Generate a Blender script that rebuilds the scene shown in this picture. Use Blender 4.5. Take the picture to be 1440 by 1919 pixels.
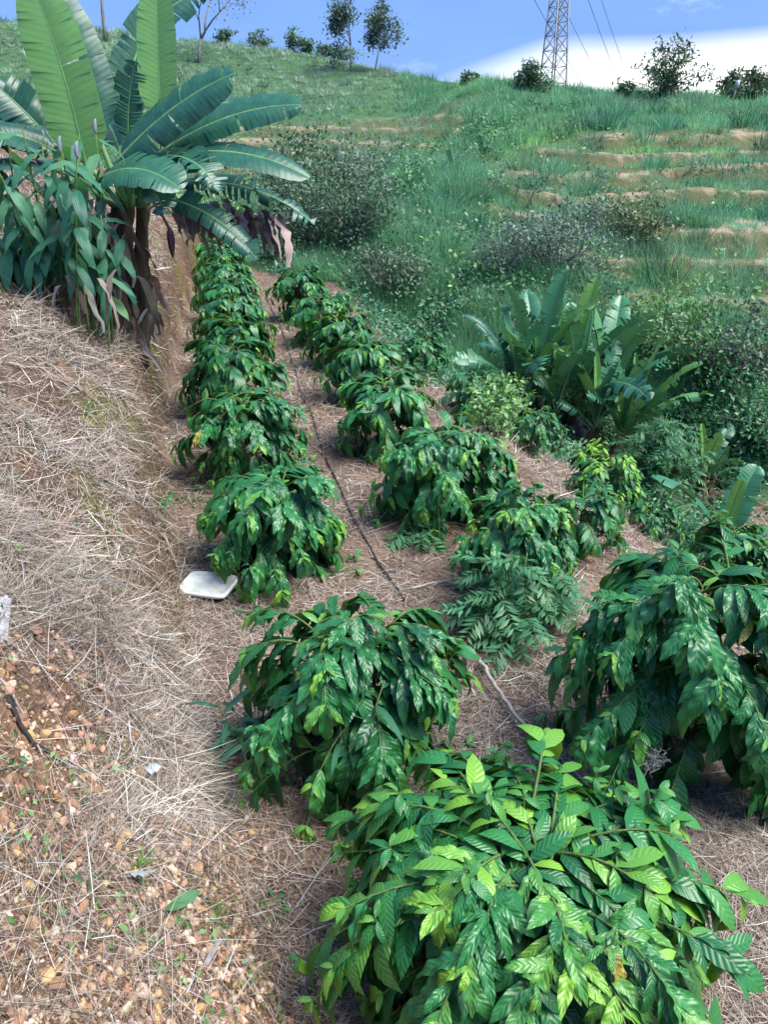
import bpy, math, random
import numpy as np
from mathutils import Matrix, Vector

for _o in list(bpy.data.objects):
    bpy.data.objects.remove(_o)
scene = bpy.context.scene
COL = scene.collection

# ------------------------------------------------------------------ camera
CAM_Z = 3.2
PITCH = 25.0
cam_d = bpy.data.cameras.new('camera')
cam_d.sensor_fit = 'VERTICAL'
cam_d.sensor_height = 34.6
cam_d.sensor_width = 26.0
cam_d.lens = 26.0
cam_d.clip_start = 0.05
cam_d.clip_end = 4000
cam = bpy.data.objects.new('camera', cam_d)
COL.objects.link(cam)
cam.location = (0, 0, CAM_Z)
cam.rotation_euler = (math.radians(90 - PITCH), 0, 0)
scene.camera = cam

# ------------------------------------------------------------------ sky and sun
SUN_ELEV, SUN_AZ = 58.0, 108.0         # azimuth measured from +Y towards +X
GAP_AZ = 38.0                          # direction of the bright gap under the cloud deck
world = bpy.data.worlds.new('World')
scene.world = world
world.use_nodes = True
wt = world.node_tree
wt.nodes.clear()
wn, wl = wt.nodes.new, wt.links.new


def wmath(op, a, b=None, clamp=False):
    n = wn('ShaderNodeMath'); n.operation = op; n.use_clamp = clamp
    for i, v in enumerate((a, b)):
        if v is None:
            continue
        if isinstance(v, (int, float)):
            n.inputs[i].default_value = v
        else:
            wl(v, n.inputs[i])
    return n.outputs[0]


def wmix(f, a, b):
    n = wn('ShaderNodeMix'); n.data_type = 'RGBA'
    for s, v in ((0, f), (6, a), (7, b)):
        if isinstance(v, (int, float)):
            n.inputs[s].default_value = v
        elif isinstance(v, tuple):
            n.inputs[s].default_value = v
        else:
            wl(v, n.inputs[s])
    return n.outputs[2]


sky = wn('ShaderNodeTexSky')
sky.sky_type = 'NISHITA'
sky.sun_disc = False
sky.sun_elevation = math.radians(SUN_ELEV)
sky.sun_rotation = math.radians(SUN_AZ)
sky.air_density = 1.2
sky.dust_density = 1.5
geo = wn('ShaderNodeTexCoord')
sep = wn('ShaderNodeSeparateXYZ')
wl(geo.outputs['Generated'], sep.inputs[0])
dx, dy, dz = sep.outputs
# the cloud deck: projected on a plane overhead so that clouds flatten towards the horizon
den = wmath('MAXIMUM', wmath('ADD', dz, 0.10), 0.03)
comb = wn('ShaderNodeCombineXYZ')
wl(wmath('DIVIDE', dx, den), comb.inputs[0])
wl(wmath('DIVIDE', dy, den), comb.inputs[1])
nz = wn('ShaderNodeTexNoise'); nz.inputs['Scale'].default_value = 0.55
nz.inputs['Detail'].default_value = 6; nz.inputs['Roughness'].default_value = 0.55
wl(comb.outputs[0], nz.inputs['Vector'])
deck = wmix(wmath('MULTIPLY', wmath('SUBTRACT', nz.outputs[0], 0.35), 1.6, True),
            (0.95, 2.05, 5.0, 1), (1.35, 2.7, 5.9, 1))
deck = wmix(0.12, deck, sky.outputs[0])
# scattered small bright cloud scraps
n2 = wn('ShaderNodeTexNoise'); n2.inputs['Scale'].default_value = 9.0
n2.inputs['Detail'].default_value = 7; n2.inputs['Roughness'].default_value = 0.6
mp = wn('ShaderNodeMapping'); mp.inputs['Scale'].default_value = (1, 1, 2.6)
mp.inputs['Location'].default_value = (3.3, 0.4, 1.1)
wl(geo.outputs['Generated'], mp.inputs[0]); wl(mp.outputs[0], n2.inputs['Vector'])
scr = wmath('MULTIPLY', wmath('SUBTRACT', n2.outputs[0], 0.585), 7.0, True)
deck = wmix(wmath('MULTIPLY', scr, 0.55), deck, (4.2, 5.2, 6.6, 1))
# the clear strip under the deck, brightest on one side of the horizon
n3 = wn('ShaderNodeTexNoise'); n3.inputs['Scale'].default_value = 6.0
n3.inputs['Detail'].default_value = 5
wl(geo.outputs['Generated'], n3.inputs['Vector'])
edge = wmath('ADD', 0.040, wmath('MULTIPLY', wmath('SUBTRACT', n3.outputs[0], 0.5), 0.018))
sunside = wmath('ADD', wmath('MULTIPLY', dx, math.sin(math.radians(GAP_AZ))),
                wmath('MULTIPLY', dy, math.cos(math.radians(GAP_AZ))))
edge = wmath('ADD', edge, wmath('MULTIPLY', wmath('MULTIPLY', wmath('SUBTRACT', sunside, 0.76), 8.5, True), 0.078))
strip = wmath('MULTIPLY', wmath('SUBTRACT', edge, dz), 34.0, True)
warm = wmix(wmath('MULTIPLY', wmath('SUBTRACT', sunside, 0.79), 8.0, True), (2.9, 4.3, 6.8, 1), (7.6, 7.6, 7.5, 1))
full = wmix(strip, deck, warm)
bg = wn('ShaderNodeBackground'); bg.inputs['Strength'].default_value = 0.072
wl(full, bg.inputs['Color'])
wout = wn('ShaderNodeOutputWorld')
wl(bg.outputs[0], wout.inputs['Surface'])

sun_d = bpy.data.lights.new('sun', 'SUN')
sun_d.energy = 3.1
sun_d.angle = math.radians(42)
sun_d.color = (1.0, 0.95, 0.88)
sun = bpy.data.objects.new('sun', sun_d)
COL.objects.link(sun)
_az, _el = math.radians(SUN_AZ), math.radians(SUN_ELEV)
sun_dir = Vector((math.sin(_az) * math.cos(_el), math.cos(_az) * math.cos(_el), math.sin(_el)))
sun.rotation_euler = sun_dir.to_track_quat('Z', 'Y').to_euler()
sun.location = (20, 30, 40)

vs = scene.view_settings
vs.view_transform = 'Standard'
vs.look = 'None'
vs.exposure = 1.5
vs.gamma = 1.0
vs.use_curve_mapping = False
scene.cycles.use_adaptive_sampling = True
scene.cycles.adaptive_threshold = 0.02
scene.cycles.use_denoising = True
try:
    scene.cycles.denoiser = 'OPENIMAGEDENOISE'
except Exception:
    pass
scene.cycles.max_bounces = 4
scene.cycles.diffuse_bounces = 2
scene.cycles.transmission_bounces = 2
scene.cycles.transparent_max_bounces = 4
scene.cycles.caustics_reflective = False
scene.cycles.caustics_refractive = False

# ------------------------------------------------------------------ terrain (pure numpy)
# TERRAIN BEGIN
def hash2(ix, iy, s):
    n = np.sin(ix * 127.1 + iy * 311.7 + s * 74.7) * 43758.5453
    return n - np.floor(n)


def vnoise(x, y, s=0):
    ix, iy = np.floor(x), np.floor(y)
    fx, fy = x - ix, y - iy
    fx = fx * fx * (3 - 2 * fx); fy = fy * fy * (3 - 2 * fy)
    a = hash2(ix, iy, s); b = hash2(ix + 1, iy, s)
    c = hash2(ix, iy + 1, s); d = hash2(ix + 1, iy + 1, s)
    return (a * (1 - fx) + b * fx) * (1 - fy) + (c * (1 - fx) + d * fx) * fy


def fbm(x, y, s=0, o=4):
    v, a, t = 0.0, 0.5, 0.0
    for i in range(o):
        v = v + a * vnoise(x, y, s + i * 3.1); t += a
        x, y, a = x * 2.03 + 5.2, y * 2.03 + 1.7, a * 0.5
    return v / t            # 0..1


def sstep(a, b, x):
    t = np.clip((x - a) / (b - a), 0, 1)
    return t * t * (3 - 2 * t)


def smax(a, b, k):
    h = np.clip(0.5 + 0.5 * (a - b) / k, 0, 1)
    return b + (a - b) * h + k * h * (1 - h)


FOOT = np.array([(7, -6), (4, -2.6), (2.3, -0.8), (1.05, 0.45), (0.25, 1.2), (-0.28, 1.85), (-0.58, 2.4), (-0.92, 3.25),
                 (-1.72, 5.6), (-2.45, 8.0), (-3.2, 11.0), (-4.5, 18.0), (-5.6, 26.0), (-7.2, 34.0), (-14, 60.0)], float)


def foot_dist(x, y):
    """signed distance to the foot of the bank, positive on the bank"""
    best = np.full(np.shape(x), 1e9); sgn = np.ones(np.shape(x))
    for i in range(len(FOOT) - 1):
        a, b = FOOT[i], FOOT[i + 1]
        d = b - a
        t = np.clip(((x - a[0]) * d[0] + (y - a[1]) * d[1]) / (d @ d), 0, 1)
        qx, qy = x - a[0] - t * d[0], y - a[1] - t * d[1]
        dd = np.hypot(qx, qy)
        cr = d[0] * (y - a[1]) - d[1] * (x - a[0])
        m = dd < best
        best = np.where(m, dd, best); sgn = np.where(m, np.sign(cr), sgn)
    return best * sgn


# hill control points: x, y, z
HILL = np.array([(0.0, 23.0, 0.25), (1.91, 22.0, 0.17), (3.3, 21.3, -0.08), (6.76, 20.8, -0.28), (9.83, 19.8, -0.91), (13.29, 19.5, -1.25),
    (-0.29, 21.5, -0.75), (2.41, 19.0, -1.81), (4.87, 17.6, -2.75), (7.29, 17.0, -3.2), (8.73, 16.2, -3.42), (12.57, 16.0, -4.13),
    (0.35, 26.5, 0.97), (3.07, 26.0, 0.85), (6.45, 26.0, 1.01), (10.01, 26.5, 1.13), (12.23, 26.0, 1.01), (17.49, 26.0, 1.01),
    (1.68, 33.0, 2.3), (5.78, 32.5, 2.41), (9.89, 32.5, 2.59), (15.02, 33.0, 2.78), (22.53, 33.0, 2.78), (8.41, 41.0, 4.18),
    (11.92, 40.0, 4.27), (18.27, 41.0, 4.52), (27.38, 41.0, 4.64), (4.5, 53.0, 7.21), (8.69, 51.0, 6.65), (13.11, 50.0, 6.39),
    (17.67, 50.0, 6.5), (21.94, 50.0, 6.45), (35.96, 50.0, 6.45), (-3.02, 28.5, -0.09), (-2.2, 34.0, 0.96), (-0.43, 33.0, 1.02),
    (0.93, 36.5, 2.09), (3.32, 40.5, 3.03), (6.42, 45.0, 4.4), (-5.61, 40.0, 1.99), (-1.9, 43.0, 2.89), (1.76, 47.0, 3.88),
    (-3.66, 49.0, 4.24), (-7.2, 53.0, 5.2), (-0.68, 55.0, 5.88), (3.31, 54.0, 6.13), (-4.53, 62.0, 7.23), (-10.48, 64.0, 8.04),
    (-0.8, 66.0, 8.71), (2.9, 60.0, 7.99), (-8.86, 74.0, 10.73), (-17.23, 78.0, 11.62), (-24.67, 80.0, 12.9), (-34.89, 82.0, 13.72),
    (-49.32, 82.0, 14.05), (-68.67, 82.0, 14.05), (-11.65, 44.0, 2.89), (-19.29, 50.0, 4.26), (-25.65, 58.0, 6.03), (-36.34, 58.0, 6.03),
    (-44.82, 55.0, 5.28), (-5.86, 31.0, 0.78), (-9.25, 34.0, 0.96), (-45.0, 100.0, 11.0), (-20.0, 100.0, 10.0), (0.0, 92.0, 5.5),
    (15.0, 75.0, 3.0), (30.0, 72.0, 3.2), (50.0, 72.0, 3.0), (-45.0, 130.0, 4.0), (0.0, 130.0, -2.0), (50.0, 110.0, -3.0),
    (20.0, 110.0, -3.0), (-80.0, 90.0, 12.0), (80.0, 60.0, 4.0)], float)


def _tps_fit(P):
    n = len(P)
    r = np.hypot(P[:, None, 0] - P[None, :, 0], P[:, None, 1] - P[None, :, 1])
    K = np.where(r > 0, r * r * np.log(r + 1e-9), 0) + np.eye(n) * 2.0
    Q = np.c_[np.ones(n), P[:, :2]]
    A = np.block([[K, Q], [Q.T, np.zeros((3, 3))]])
    return np.linalg.solve(A, np.r_[P[:, 2], 0, 0, 0])


HW = _tps_fit(HILL)


def hill_raw(x, y):
    z = HW[-3] + HW[-2] * x + HW[-1] * y
    for (px, py, _), w in zip(HILL, HW[:-3]):
        r2 = (x - px) ** 2 + (y - py) ** 2
        z = z + w * 0.5 * r2 * np.log(r2 + 1e-9)
    return z


STEP = 0.72


def terrace_mask(x, y):
    m = sstep(19.5, 22, y) * (1 - sstep(37, 43, y - 0.05 * x)) * sstep(1.5, 4.5, x - 0.10 * (y - 22))
    m2 = sstep(33, 38, y) * (1 - sstep(50, 55, y)) * sstep(-16, -11, x) * (1 - sstep(0.18 * y - 6, 0.18 * y - 3, x))
    return np.maximum(m, m2 * 0.75)


def hill(x, y):
    z = hill_raw(x, y) - 0.75 * sstep(30, 48, y) * sstep(-4, 6, x) + (fbm(x * 0.35, y * 0.35, 5, 3) - 0.5) * 0.55 + (fbm(x * 0.09, y * 0.09, 8, 2) - 0.5) * 0.8
    u = z / STEP + (fbm(x * 0.12, y * 0.12, 11, 2) - 0.5) * 1.5 + (fbm(x * 0.6, y * 0.6, 12, 3) - 0.5) * 0.5 + 0.02 * x
    f = u - np.floor(u)
    prof = np.where(f < 0.62, f * 0.22, 0.1364 + sstep(0.62, 0.86, f) * 0.72 + np.clip(f - 0.86, 0, 1) * 1.026)
    zt = z + (np.floor(u) + prof - u) * STEP
    m = terrace_mask(x, y)
    return z * (1 - m) + zt * m, np.where(m > 0.3, f, 0.0)


def height(x, y, full=False):
    x = np.asarray(x, float); y = np.asarray(y, float)
    d = foot_dist(x, y)
    t = np.maximum(-d, 0)
    # planted terrace and the slope below it
    zt = -0.02 * t - 0.55 * np.maximum(0, t - 3.5) * sstep(3.0, 5.5, t)
    zt = np.maximum(zt, -3.5 - 0.02 * t) + (fbm(x * 0.8, y * 0.8, 2) - 0.5) * 0.16 + (fbm(x * 3.1, y * 3.1, 3) - 0.5) * 0.07
    # bank
    db = np.maximum(d, 0)
    s = np.interp(y, [0, 2.2, 3.5, 6, 9, 30], [1.35, 1.15, 1.25, 1.6, 2.0, 2.0])
    H = np.interp(y, [-3, 1.5, 3.5, 6, 9, 20, 40], [1.3, 1.3, 1.55, 1.75, 1.95, 2.2, 2.4])
    wob = (fbm(x * 0.9, y * 0.9, 21, 3) - 0.5) * 0.5 * sstep(0.1, 1, db)
    flute = (fbm(x * 1.5 + y * 3.2, y * 0.6 - x * 1.3, 23, 4) - 0.5) * 0.42 * sstep(0.0, 0.3, db)
    dw = np.maximum(db + wob * 0.6 + flute, 0)
    s1 = np.interp(y, [2.6, 4.2, 6, 30], [1.2, 2.0, 4.2, 4.6]); h1 = np.interp(y, [2.6, 4.5, 7, 30], [0.5, 0.75, 1.15, 1.3])
    s2 = np.interp(y, [2.6, 5, 30], [1.2, 0.72, 0.75])
    cut = -smax(-s1 * dw, -(h1 + s2 * (dw - h1 / s1)), 0.10)
    steep = np.where(y > 2.6, cut, s * (db + wob * 0.6)) * sstep(2.2, 3.0, y) + s * (db + wob * 0.6) * (1 - sstep(2.2, 3.0, y))
    gent = H + 0.24 * (db - H / s)
    zb = -smax(-steep, -gent, 0.22) + 0.055 - 0.055
    zb = np.where(d > 0, np.maximum(zb, 0.0), 0)
    rough = ((fbm(x * 2.3, y * 2.3, 31, 4) - 0.5) * 0.26 + (fbm(x * 9, y * 9, 33, 3) - 0.5) * 0.07) * sstep(0, 0.35, db)
    zn = zt + zb + rough
    hz, f = hill(x, y)
    # the hill only counts beyond the valley
    hz = hz - 30 * (1 - sstep(9, 15, y))
    far = sstep(120, 220, y)
    hz = hz * (1 - far) - 6 * far
    z = smax(zn * (1 - sstep(26, 40, y)) + hz * sstep(26, 40, y) - 0.0, hz, 0.5)
    if full:
        return z, d, hz, f
    return z


def ground(x, y):
    return float(height(np.array([x]), np.array([y]))[0])


# TERRAIN END

# ------------------------------------------------------------------ helpers
rng = np.random.default_rng(7)
UPV = np.array([0.0, 0.0, 1.0])


def nrm(a):
    a = np.asarray(a, float)
    return a / (np.linalg.norm(a, axis=-1, keepdims=True) + 1e-9)


def mesh_np(name, V, quads=None, tris=None, smooth=True, uv=None, col=None, tint=None, mat=None):
    V = np.asarray(V, np.float32).reshape(-1, 3)
    nq = 0 if quads is None else len(quads)
    nt = 0 if tris is None else len(tris)
    idx, start = [], []
    if nq:
        idx.append(np.asarray(quads, np.int32).ravel()); start.append(np.arange(nq, dtype=np.int32) * 4)
    if nt:
        idx.append(np.asarray(tris, np.int32).ravel()); start.append(nq * 4 + np.arange(nt, dtype=np.int32) * 3)
    idx = np.concatenate(idx); start = np.concatenate(start)
    me = bpy.data.meshes.new(name)
    me.vertices.add(len(V)); me.vertices.foreach_set('co', V.ravel())
    me.loops.add(len(idx)); me.loops.foreach_set('vertex_index', idx)
    me.polygons.add(nq + nt); me.polygons.foreach_set('loop_start', start)
    if smooth:
        me.polygons.foreach_set('use_smooth', np.ones(nq + nt, bool))
    if uv is not None:
        l = me.uv_layers.new(name='UVMap')
        l.data.foreach_set('uv', np.asarray(uv, np.float32)[idx].ravel())
    if col is not None:
        a = me.color_attributes.new('col', 'FLOAT_COLOR', 'POINT')
        c = np.asarray(col, np.float32)
        if c.shape[1] == 3:
            c = np.c_[c, np.ones(len(c), np.float32)]
        a.data.foreach_set('color', c.ravel())
    if tint is not None:
        a = me.attributes.new('tint', 'FLOAT', 'POINT')
        a.data.foreach_set('value', np.asarray(tint, np.float32).ravel())
    me.update(calc_edges=True)
    if mat is not None:
        me.materials.append(mat)
    return me


def link(name, me, parent=None, kind=None, label=None, cat=None, group=None, M=None):
    o = bpy.data.objects.new(name, me)
    COL.objects.link(o)
    if parent is not None:
        o.parent = parent
    if M is not None:
        o.matrix_basis = M
    if kind: o['kind'] = kind
    if label: o['label'] = label
    if cat: o['category'] = cat
    if group: o['group'] = group
    return o


def thing(name, label, cat, loc, group=None):
    o = bpy.data.objects.new(name, None)
    o.empty_display_size = 0.1
    COL.objects.link(o)
    o.location = loc
    o['label'] = label; o['category'] = cat
    if group: o['group'] = group
    return o


def basis(y, z, loc, s):
    """matrix with local +Y along y, local +Z near z"""
    y = nrm(y); z = np.asarray(z, float); z = z - y * (z @ y)
    if np.linalg.norm(z) < 1e-4:
        z = np.cross(y, (1, 0, 0.1))
    z = nrm(z); x = np.cross(y, z)
    if not hasattr(s, '__len__'):
        s = (s, s, s)
    return Matrix(((x[0] * s[0], y[0] * s[1], z[0] * s[2], loc[0]), (x[1] * s[0], y[1] * s[1], z[1] * s[2], loc[1]),
                   (x[2] * s[0], y[2] * s[1], z[2] * s[2], loc[2]), (0, 0, 0, 1)))


def tube(pts, rad, n=6, cap=True):
    """tapered tube along pts -> V, quads, tris"""
    P = np.asarray(pts, float); k = len(P)
    R = np.broadcast_to(np.asarray(rad, float), (k,))
    T = nrm(np.gradient(P, axis=0))
    ref = np.array([0.31, 0.95, 0.1]) if abs(T[:, 1]).mean() < 0.8 else np.array([0.95, 0.1, 0.31])
    A = nrm(np.cross(T, ref)); B = np.cross(T, A)
    ang = np.arange(n) * 2 * math.pi / n
    V = P[:, None] + R[:, None, None] * (A[:, None] * np.cos(ang)[None, :, None] + B[:, None] * np.sin(ang)[None, :, None])
    V = V.reshape(-1, 3)
    i = np.arange(k - 1)[:, None] * n; j = np.arange(n)[None]
    q = np.stack([i + j, i + (j + 1) % n, i + n + (j + 1) % n, i + n + j], -1).reshape(-1, 4)
    tr = None
    if cap:
        V = np.r_[V, P[:1], P[-1:]]
        a = k * n
        jj = np.arange(n)
        tr = np.r_[np.c_[np.full(n, a), (jj + 1) % n, jj], np.c_[np.full(n, a + 1), (k - 1) * n + jj, (k - 1) * n + (jj + 1) % n]]
    return V, q, tr


class Bag:
    """collects vertices and faces for one mesh"""
    def __init__(s):
        s.V, s.Q, s.T, s.C, s.n = [], [], [], [], 0

    def add(s, V, q=None, t=None, col=None):
        V = np.asarray(V, float).reshape(-1, 3)
        if q is not None: s.Q.append(np.asarray(q) + s.n)
        if t is not None: s.T.append(np.asarray(t) + s.n)
        if col is not None: s.C.append(np.broadcast_to(np.asarray(col, float), (len(V), 3)))
        s.V.append(V); s.n += len(V)

    def mesh(s, name, mat=None, smooth=True):
        return mesh_np(name, np.concatenate(s.V), np.concatenate(s.Q) if s.Q else None,
                       np.concatenate(s.T) if s.T else None, smooth, None, np.concatenate(s.C) if s.C else None, None, mat)


def jit(base, n, dv=0.15, dh=0.05, r=rng):
    """n colours round a base: brightness and per-channel jitter"""
    b = np.asarray(base, float)
    return np.clip(b[None] * (1 + r.normal(0, dv, (n, 1))) * (1 + r.normal(0, dh, (n, 3))), 0.003, 0.95)


def pick(pal, n, w=None, dv=0.14, r=rng):
    pal = np.asarray(pal, float)
    i = r.choice(len(pal), n, p=w)
    return np.clip(pal[i] * (1 + r.normal(0, dv, (n, 1))) * (1 + r.normal(0, 0.04, (n, 3))), 0.003, 0.95)


def normals_at(x, y, e=0.04):
    zx = (height(x + e, y) - height(x - e, y)) / (2 * e)
    zy = (height(x, y + e) - height(x, y - e)) / (2 * e)
    return nrm(np.stack([-zx, -zy, np.ones_like(zx)], -1))


def blades(base, dirs, side, length, width, bend, segs=2):
    """many ribbon blades; base,dirs,side,bend (n,3) -> V (n*(2*segs+1)), quads, tris; tapers to a point"""
    n = len(base)
    rows = []
    for k in range(segs + 1):
        t = k / segs
        c = base + dirs * (length * t)[:, None] + bend * (length * t * t)[:, None]
        if k < segs:
            w = width * (1 - 0.55 * t)
            rows.append(c - side * (w * 0.5)[:, None]); rows.append(c + side * (w * 0.5)[:, None])
        else:
            rows.append(c)
    m = len(rows)
    V = np.stack(rows, 1).reshape(-1, 3)
    o = np.arange(n)[:, None] * m
    Q = np.concatenate([o + np.array([[2 * k, 2 * k + 1, 2 * k + 3, 2 * k + 2]]) for k in range(segs - 1)]) if segs > 1 else None
    T = (o + np.array([[2 * segs - 2, 2 * segs - 1, 2 * segs]]))
    return V, Q, T, m


# ------------------------------------------------------------------ materials
def new_mat(name):
    m = bpy.data.materials.new(name); m.use_nodes = True
    t = m.node_tree; t.nodes.clear()
    return m, t


class NT:
    def __init__(s, t): s.t = t
    def n(s, typ, **kw):
        x = s.t.nodes.new(typ)
        for k, v in kw.items(): setattr(x, k, v)
        return x
    def l(s, a, b): s.t.links.new(a, b)
    def put(s, sock, v):
        if isinstance(v, (int, float, tuple)): sock.default_value = v
        else: s.l(v, sock)
    def math(s, op, a, b=0.0, clamp=False):
        x = s.n('ShaderNodeMath', operation=op); x.use_clamp = clamp
        s.put(x.inputs[0], a); s.put(x.inputs[1], b); return x.outputs[0]
    def mix(s, f, a, b, bt='MIX'):
        x = s.n('ShaderNodeMix', data_type='RGBA', blend_type=bt)
        s.put(x.inputs[0], f); s.put(x.inputs[6], a); s.put(x.inputs[7], b); return x.outputs[2]
    def noise(s, scale, detail=4, rough=0.55, vec=None, sc=None):
        x = s.n('ShaderNodeTexNoise'); x.inputs['Scale'].default_value = scale
        x.inputs['Detail'].default_value = detail; x.inputs['Roughness'].default_value = rough
        v = vec if vec is not None else s.n('ShaderNodeTexCoord').outputs['Object']
        if sc:
            m = s.n('ShaderNodeMapping'); m.inputs['Scale'].default_value = sc; s.l(v, m.inputs[0]); v = m.outputs[0]
        s.l(v, x.inputs['Vector']); return x.outputs[0]
    def ramp(s, f, lo, hi):
        x = s.n('ShaderNodeMapRange'); x.clamp = True
        s.put(x.inputs[0], f); x.inputs[1].default_value = lo; x.inputs[2].default_value = hi; return x.outputs[0]
    def attr(s, name): return s.n('ShaderNodeAttribute', attribute_name=name)
    def bump(s, h, strength, dist=0.01):
        x = s.n('ShaderNodeBump'); x.inputs['Strength'].default_value = strength; x.inputs['Distance'].default_value = dist
        s.l(h, x.inputs['Height']); return x.outputs[0]
    def bsdf(s, col, rough=0.7, spec=0.3, normal=None, metal=0.0):
        x = s.n('ShaderNodeBsdfPrincipled')
        s.put(x.inputs['Base Color'], col); s.put(x.inputs['Roughness'], rough)
        s.put(x.inputs['Specular IOR Level'], spec); s.put(x.inputs['Metallic'], metal)
        if normal is not None: s.l(normal, x.inputs['Normal'])
        return x.outputs[0]
    def out(s, sh):
        o = s.n('ShaderNodeOutputMaterial'); s.l(sh, o.inputs['Surface'])
    def leaf(s, col, tcol, rough, spec, trans, normal=None):
        a = s.bsdf(col, rough, spec, normal)
        b = s.n('ShaderNodeBsdfTranslucent'); s.put(b.inputs[0], tcol)
        m = s.n('ShaderNodeMixShader'); m.inputs[0].default_value = trans
        s.l(a, m.inputs[1]); s.l(b.outputs[0], m.inputs[2]); s.out(m.outputs[0])


def c4(r, g, b): return (r, g, b, 1.0)


def mat_vcol(name, rough=0.85, spec=0.15, trans=0.0, tmul=(1.5, 1.5, 0.7)):
    m, t = new_mat(name); N = NT(t)
    col = N.attr('col').outputs['Color']
    if trans > 0:
        N.leaf(col, N.mix(1.0, col, c4(*tmul), 'MULTIPLY'), rough, spec, trans)
    else:
        N.out(N.bsdf(col, rough, spec))
    return m


M_straw = mat_vcol('straw', 0.75, 0.2)
M_pebble = mat_vcol('pebble', 0.85, 0.2)
M_grass = mat_vcol('grass_blade', 0.5, 0.4, 0.40, (1.1, 1.3, 1.0))
M_foliage = mat_vcol('small_leaves', 0.45, 0.45, 0.25, (1.3, 1.5, 0.8))
M_dry = mat_vcol('dry_leaf', 0.9, 0.1, 0.15, (1.2, 1.0, 0.8))


def mat_leaf(name, dark, mid, young, tdark, tyoung, ribs, rough, spec, trans, bumpd, palevein):
    """leaf with midrib and side veins; the 'tint' value (per object or per vertex) goes from mature to young"""
    m, t = new_mat(name); N = NT(t)
    uv = N.n('ShaderNodeUVMap'); sp = N.n('ShaderNodeSeparateXYZ'); N.l(uv.outputs[0], sp.inputs[0])
    u = N.math('ABSOLUTE', N.math('MULTIPLY', N.math('SUBTRACT', sp.outputs[0], 0.5), 2.0))
    v = sp.outputs[1]
    oi = N.n('ShaderNodeObjectInfo')
    so = N.n('ShaderNodeSeparateColor'); N.l(oi.outputs['Color'], so.inputs[0])
    tint = N.math('ADD', so.outputs[0], N.attr('tint').outputs['Fac'], True)
    ph = N.math('MULTIPLY', N.math('SUBTRACT', v, N.math('MULTIPLY', u, ribs[1])), ribs[0] * 6.28318)
    wave = N.math('SINE', ph)
    vein = N.ramp(wave, 0.86, 1.0)
    midr = N.ramp(u, 0.085, 0.02)
    c = N.mix(N.ramp(tint, 0.0, 0.45), c4(*dark), c4(*mid))
    c = N.mix(N.ramp(tint, 0.45, 1.0), c, c4(*young))
    blot = N.noise(9.0, 3)
    c = N.mix(N.ramp(blot, 0.35, 0.75), c, N.mix(0.35, c, c4(*mid)))
    c = N.mix(N.math('MULTIPLY', N.math('MAXIMUM', N.math('MULTIPLY', vein, 0.45), midr), palevein), c, c4(*young))
    c = N.mix(so.outputs[1], c, N.mix(N.ramp(blot, 0.4, 0.6), c4(0.42, 0.34, 0.05), c4(0.20, 0.11, 0.04)))
    tc = N.mix(tint, c4(*tdark), c4(*tyoung))
    nb = N.bump(N.math('ADD', N.math('MULTIPLY', wave, 0.6), N.math('MULTIPLY', blot, 0.5)), 0.8, bumpd)
    N.leaf(c, tc, rough, spec, trans, nb)
    return m


M_coffee = mat_leaf('coffee_leaf', (0.007, 0.062, 0.028), (0.026, 0.175, 0.048), (0.20, 0.42, 0.040),
                    (0.05, 0.26, 0.02), (0.42, 0.62, 0.04), (8.0, 0.17), 0.36, 0.5, 0.14, 0.0015, 0.18)
M_banana = mat_leaf('banana_leaf', (0.010, 0.066, 0.052), (0.06, 0.23, 0.115), (0.26, 0.46, 0.06),
                    (0.03, 0.14, 0.06), (0.25, 0.45, 0.09), (26.0, 0.03), 0.36, 0.5, 0.14, 0.0008, 0.12)
M_ginger = mat_leaf('ginger_leaf', (0.020, 0.115, 0.080), (0.05, 0.20, 0.115), (0.16, 0.33, 0.12),
                    (0.06, 0.26, 0.07), (0.2, 0.42, 0.08), (14.0, 0.25), 0.4, 0.45, 0.25, 0.002, 0.35)


def mat_bark(name, a, b, scale=18, sc=(1, 1, 0.25), rough=0.9):
    m, t = new_mat(name); N = NT(t)
    n1 = N.noise(scale, 6, 0.65, sc=sc); n2 = N.noise(scale * 0.3, 3)
    c = N.mix(N.ramp(n1, 0.35, 0.68), c4(*a), c4(*b))
    c = N.mix(N.ramp(n2, 0.45, 0.7), c, c4(*(0.6 * x + 0.4 * y for x, y in zip(a, b))))
    N.out(N.bsdf(c, rough, 0.2, N.bump(n1, 0.7, 0.02)))
    return m


M_bark = mat_bark('coffee_wood', (0.10, 0.07, 0.045), (0.26, 0.19, 0.13))
M_twig = mat_bark('green_twig', (0.05, 0.12, 0.03), (0.16, 0.22, 0.07), 30)
M_treebark = mat_bark('tree_bark', (0.12, 0.11, 0.11), (0.33, 0.31, 0.30), 8)
M_pseudo = mat_bark('banana_stem', (0.045, 0.030, 0.022), (0.17, 0.13, 0.07), 9, (1, 1, 0.15))
M_midrib = mat_bark('banana_midrib', (0.10, 0.24, 0.09), (0.22, 0.37, 0.16), 10, (1, 1, 0.2), 0.45)
M_pole = mat_bark('weathered_pole', (0.26, 0.23, 0.20), (0.46, 0.42, 0.38), 22, (1, 1, 0.15))
M_grey = mat_bark('grey_wood', (0.22, 0.22, 0.23), (0.46, 0.46, 0.47), 26, (1, 1, 0.15))
M_dark = mat_bark('dark_root', (0.012, 0.012, 0.016), (0.05, 0.045, 0.05), 20)


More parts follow.
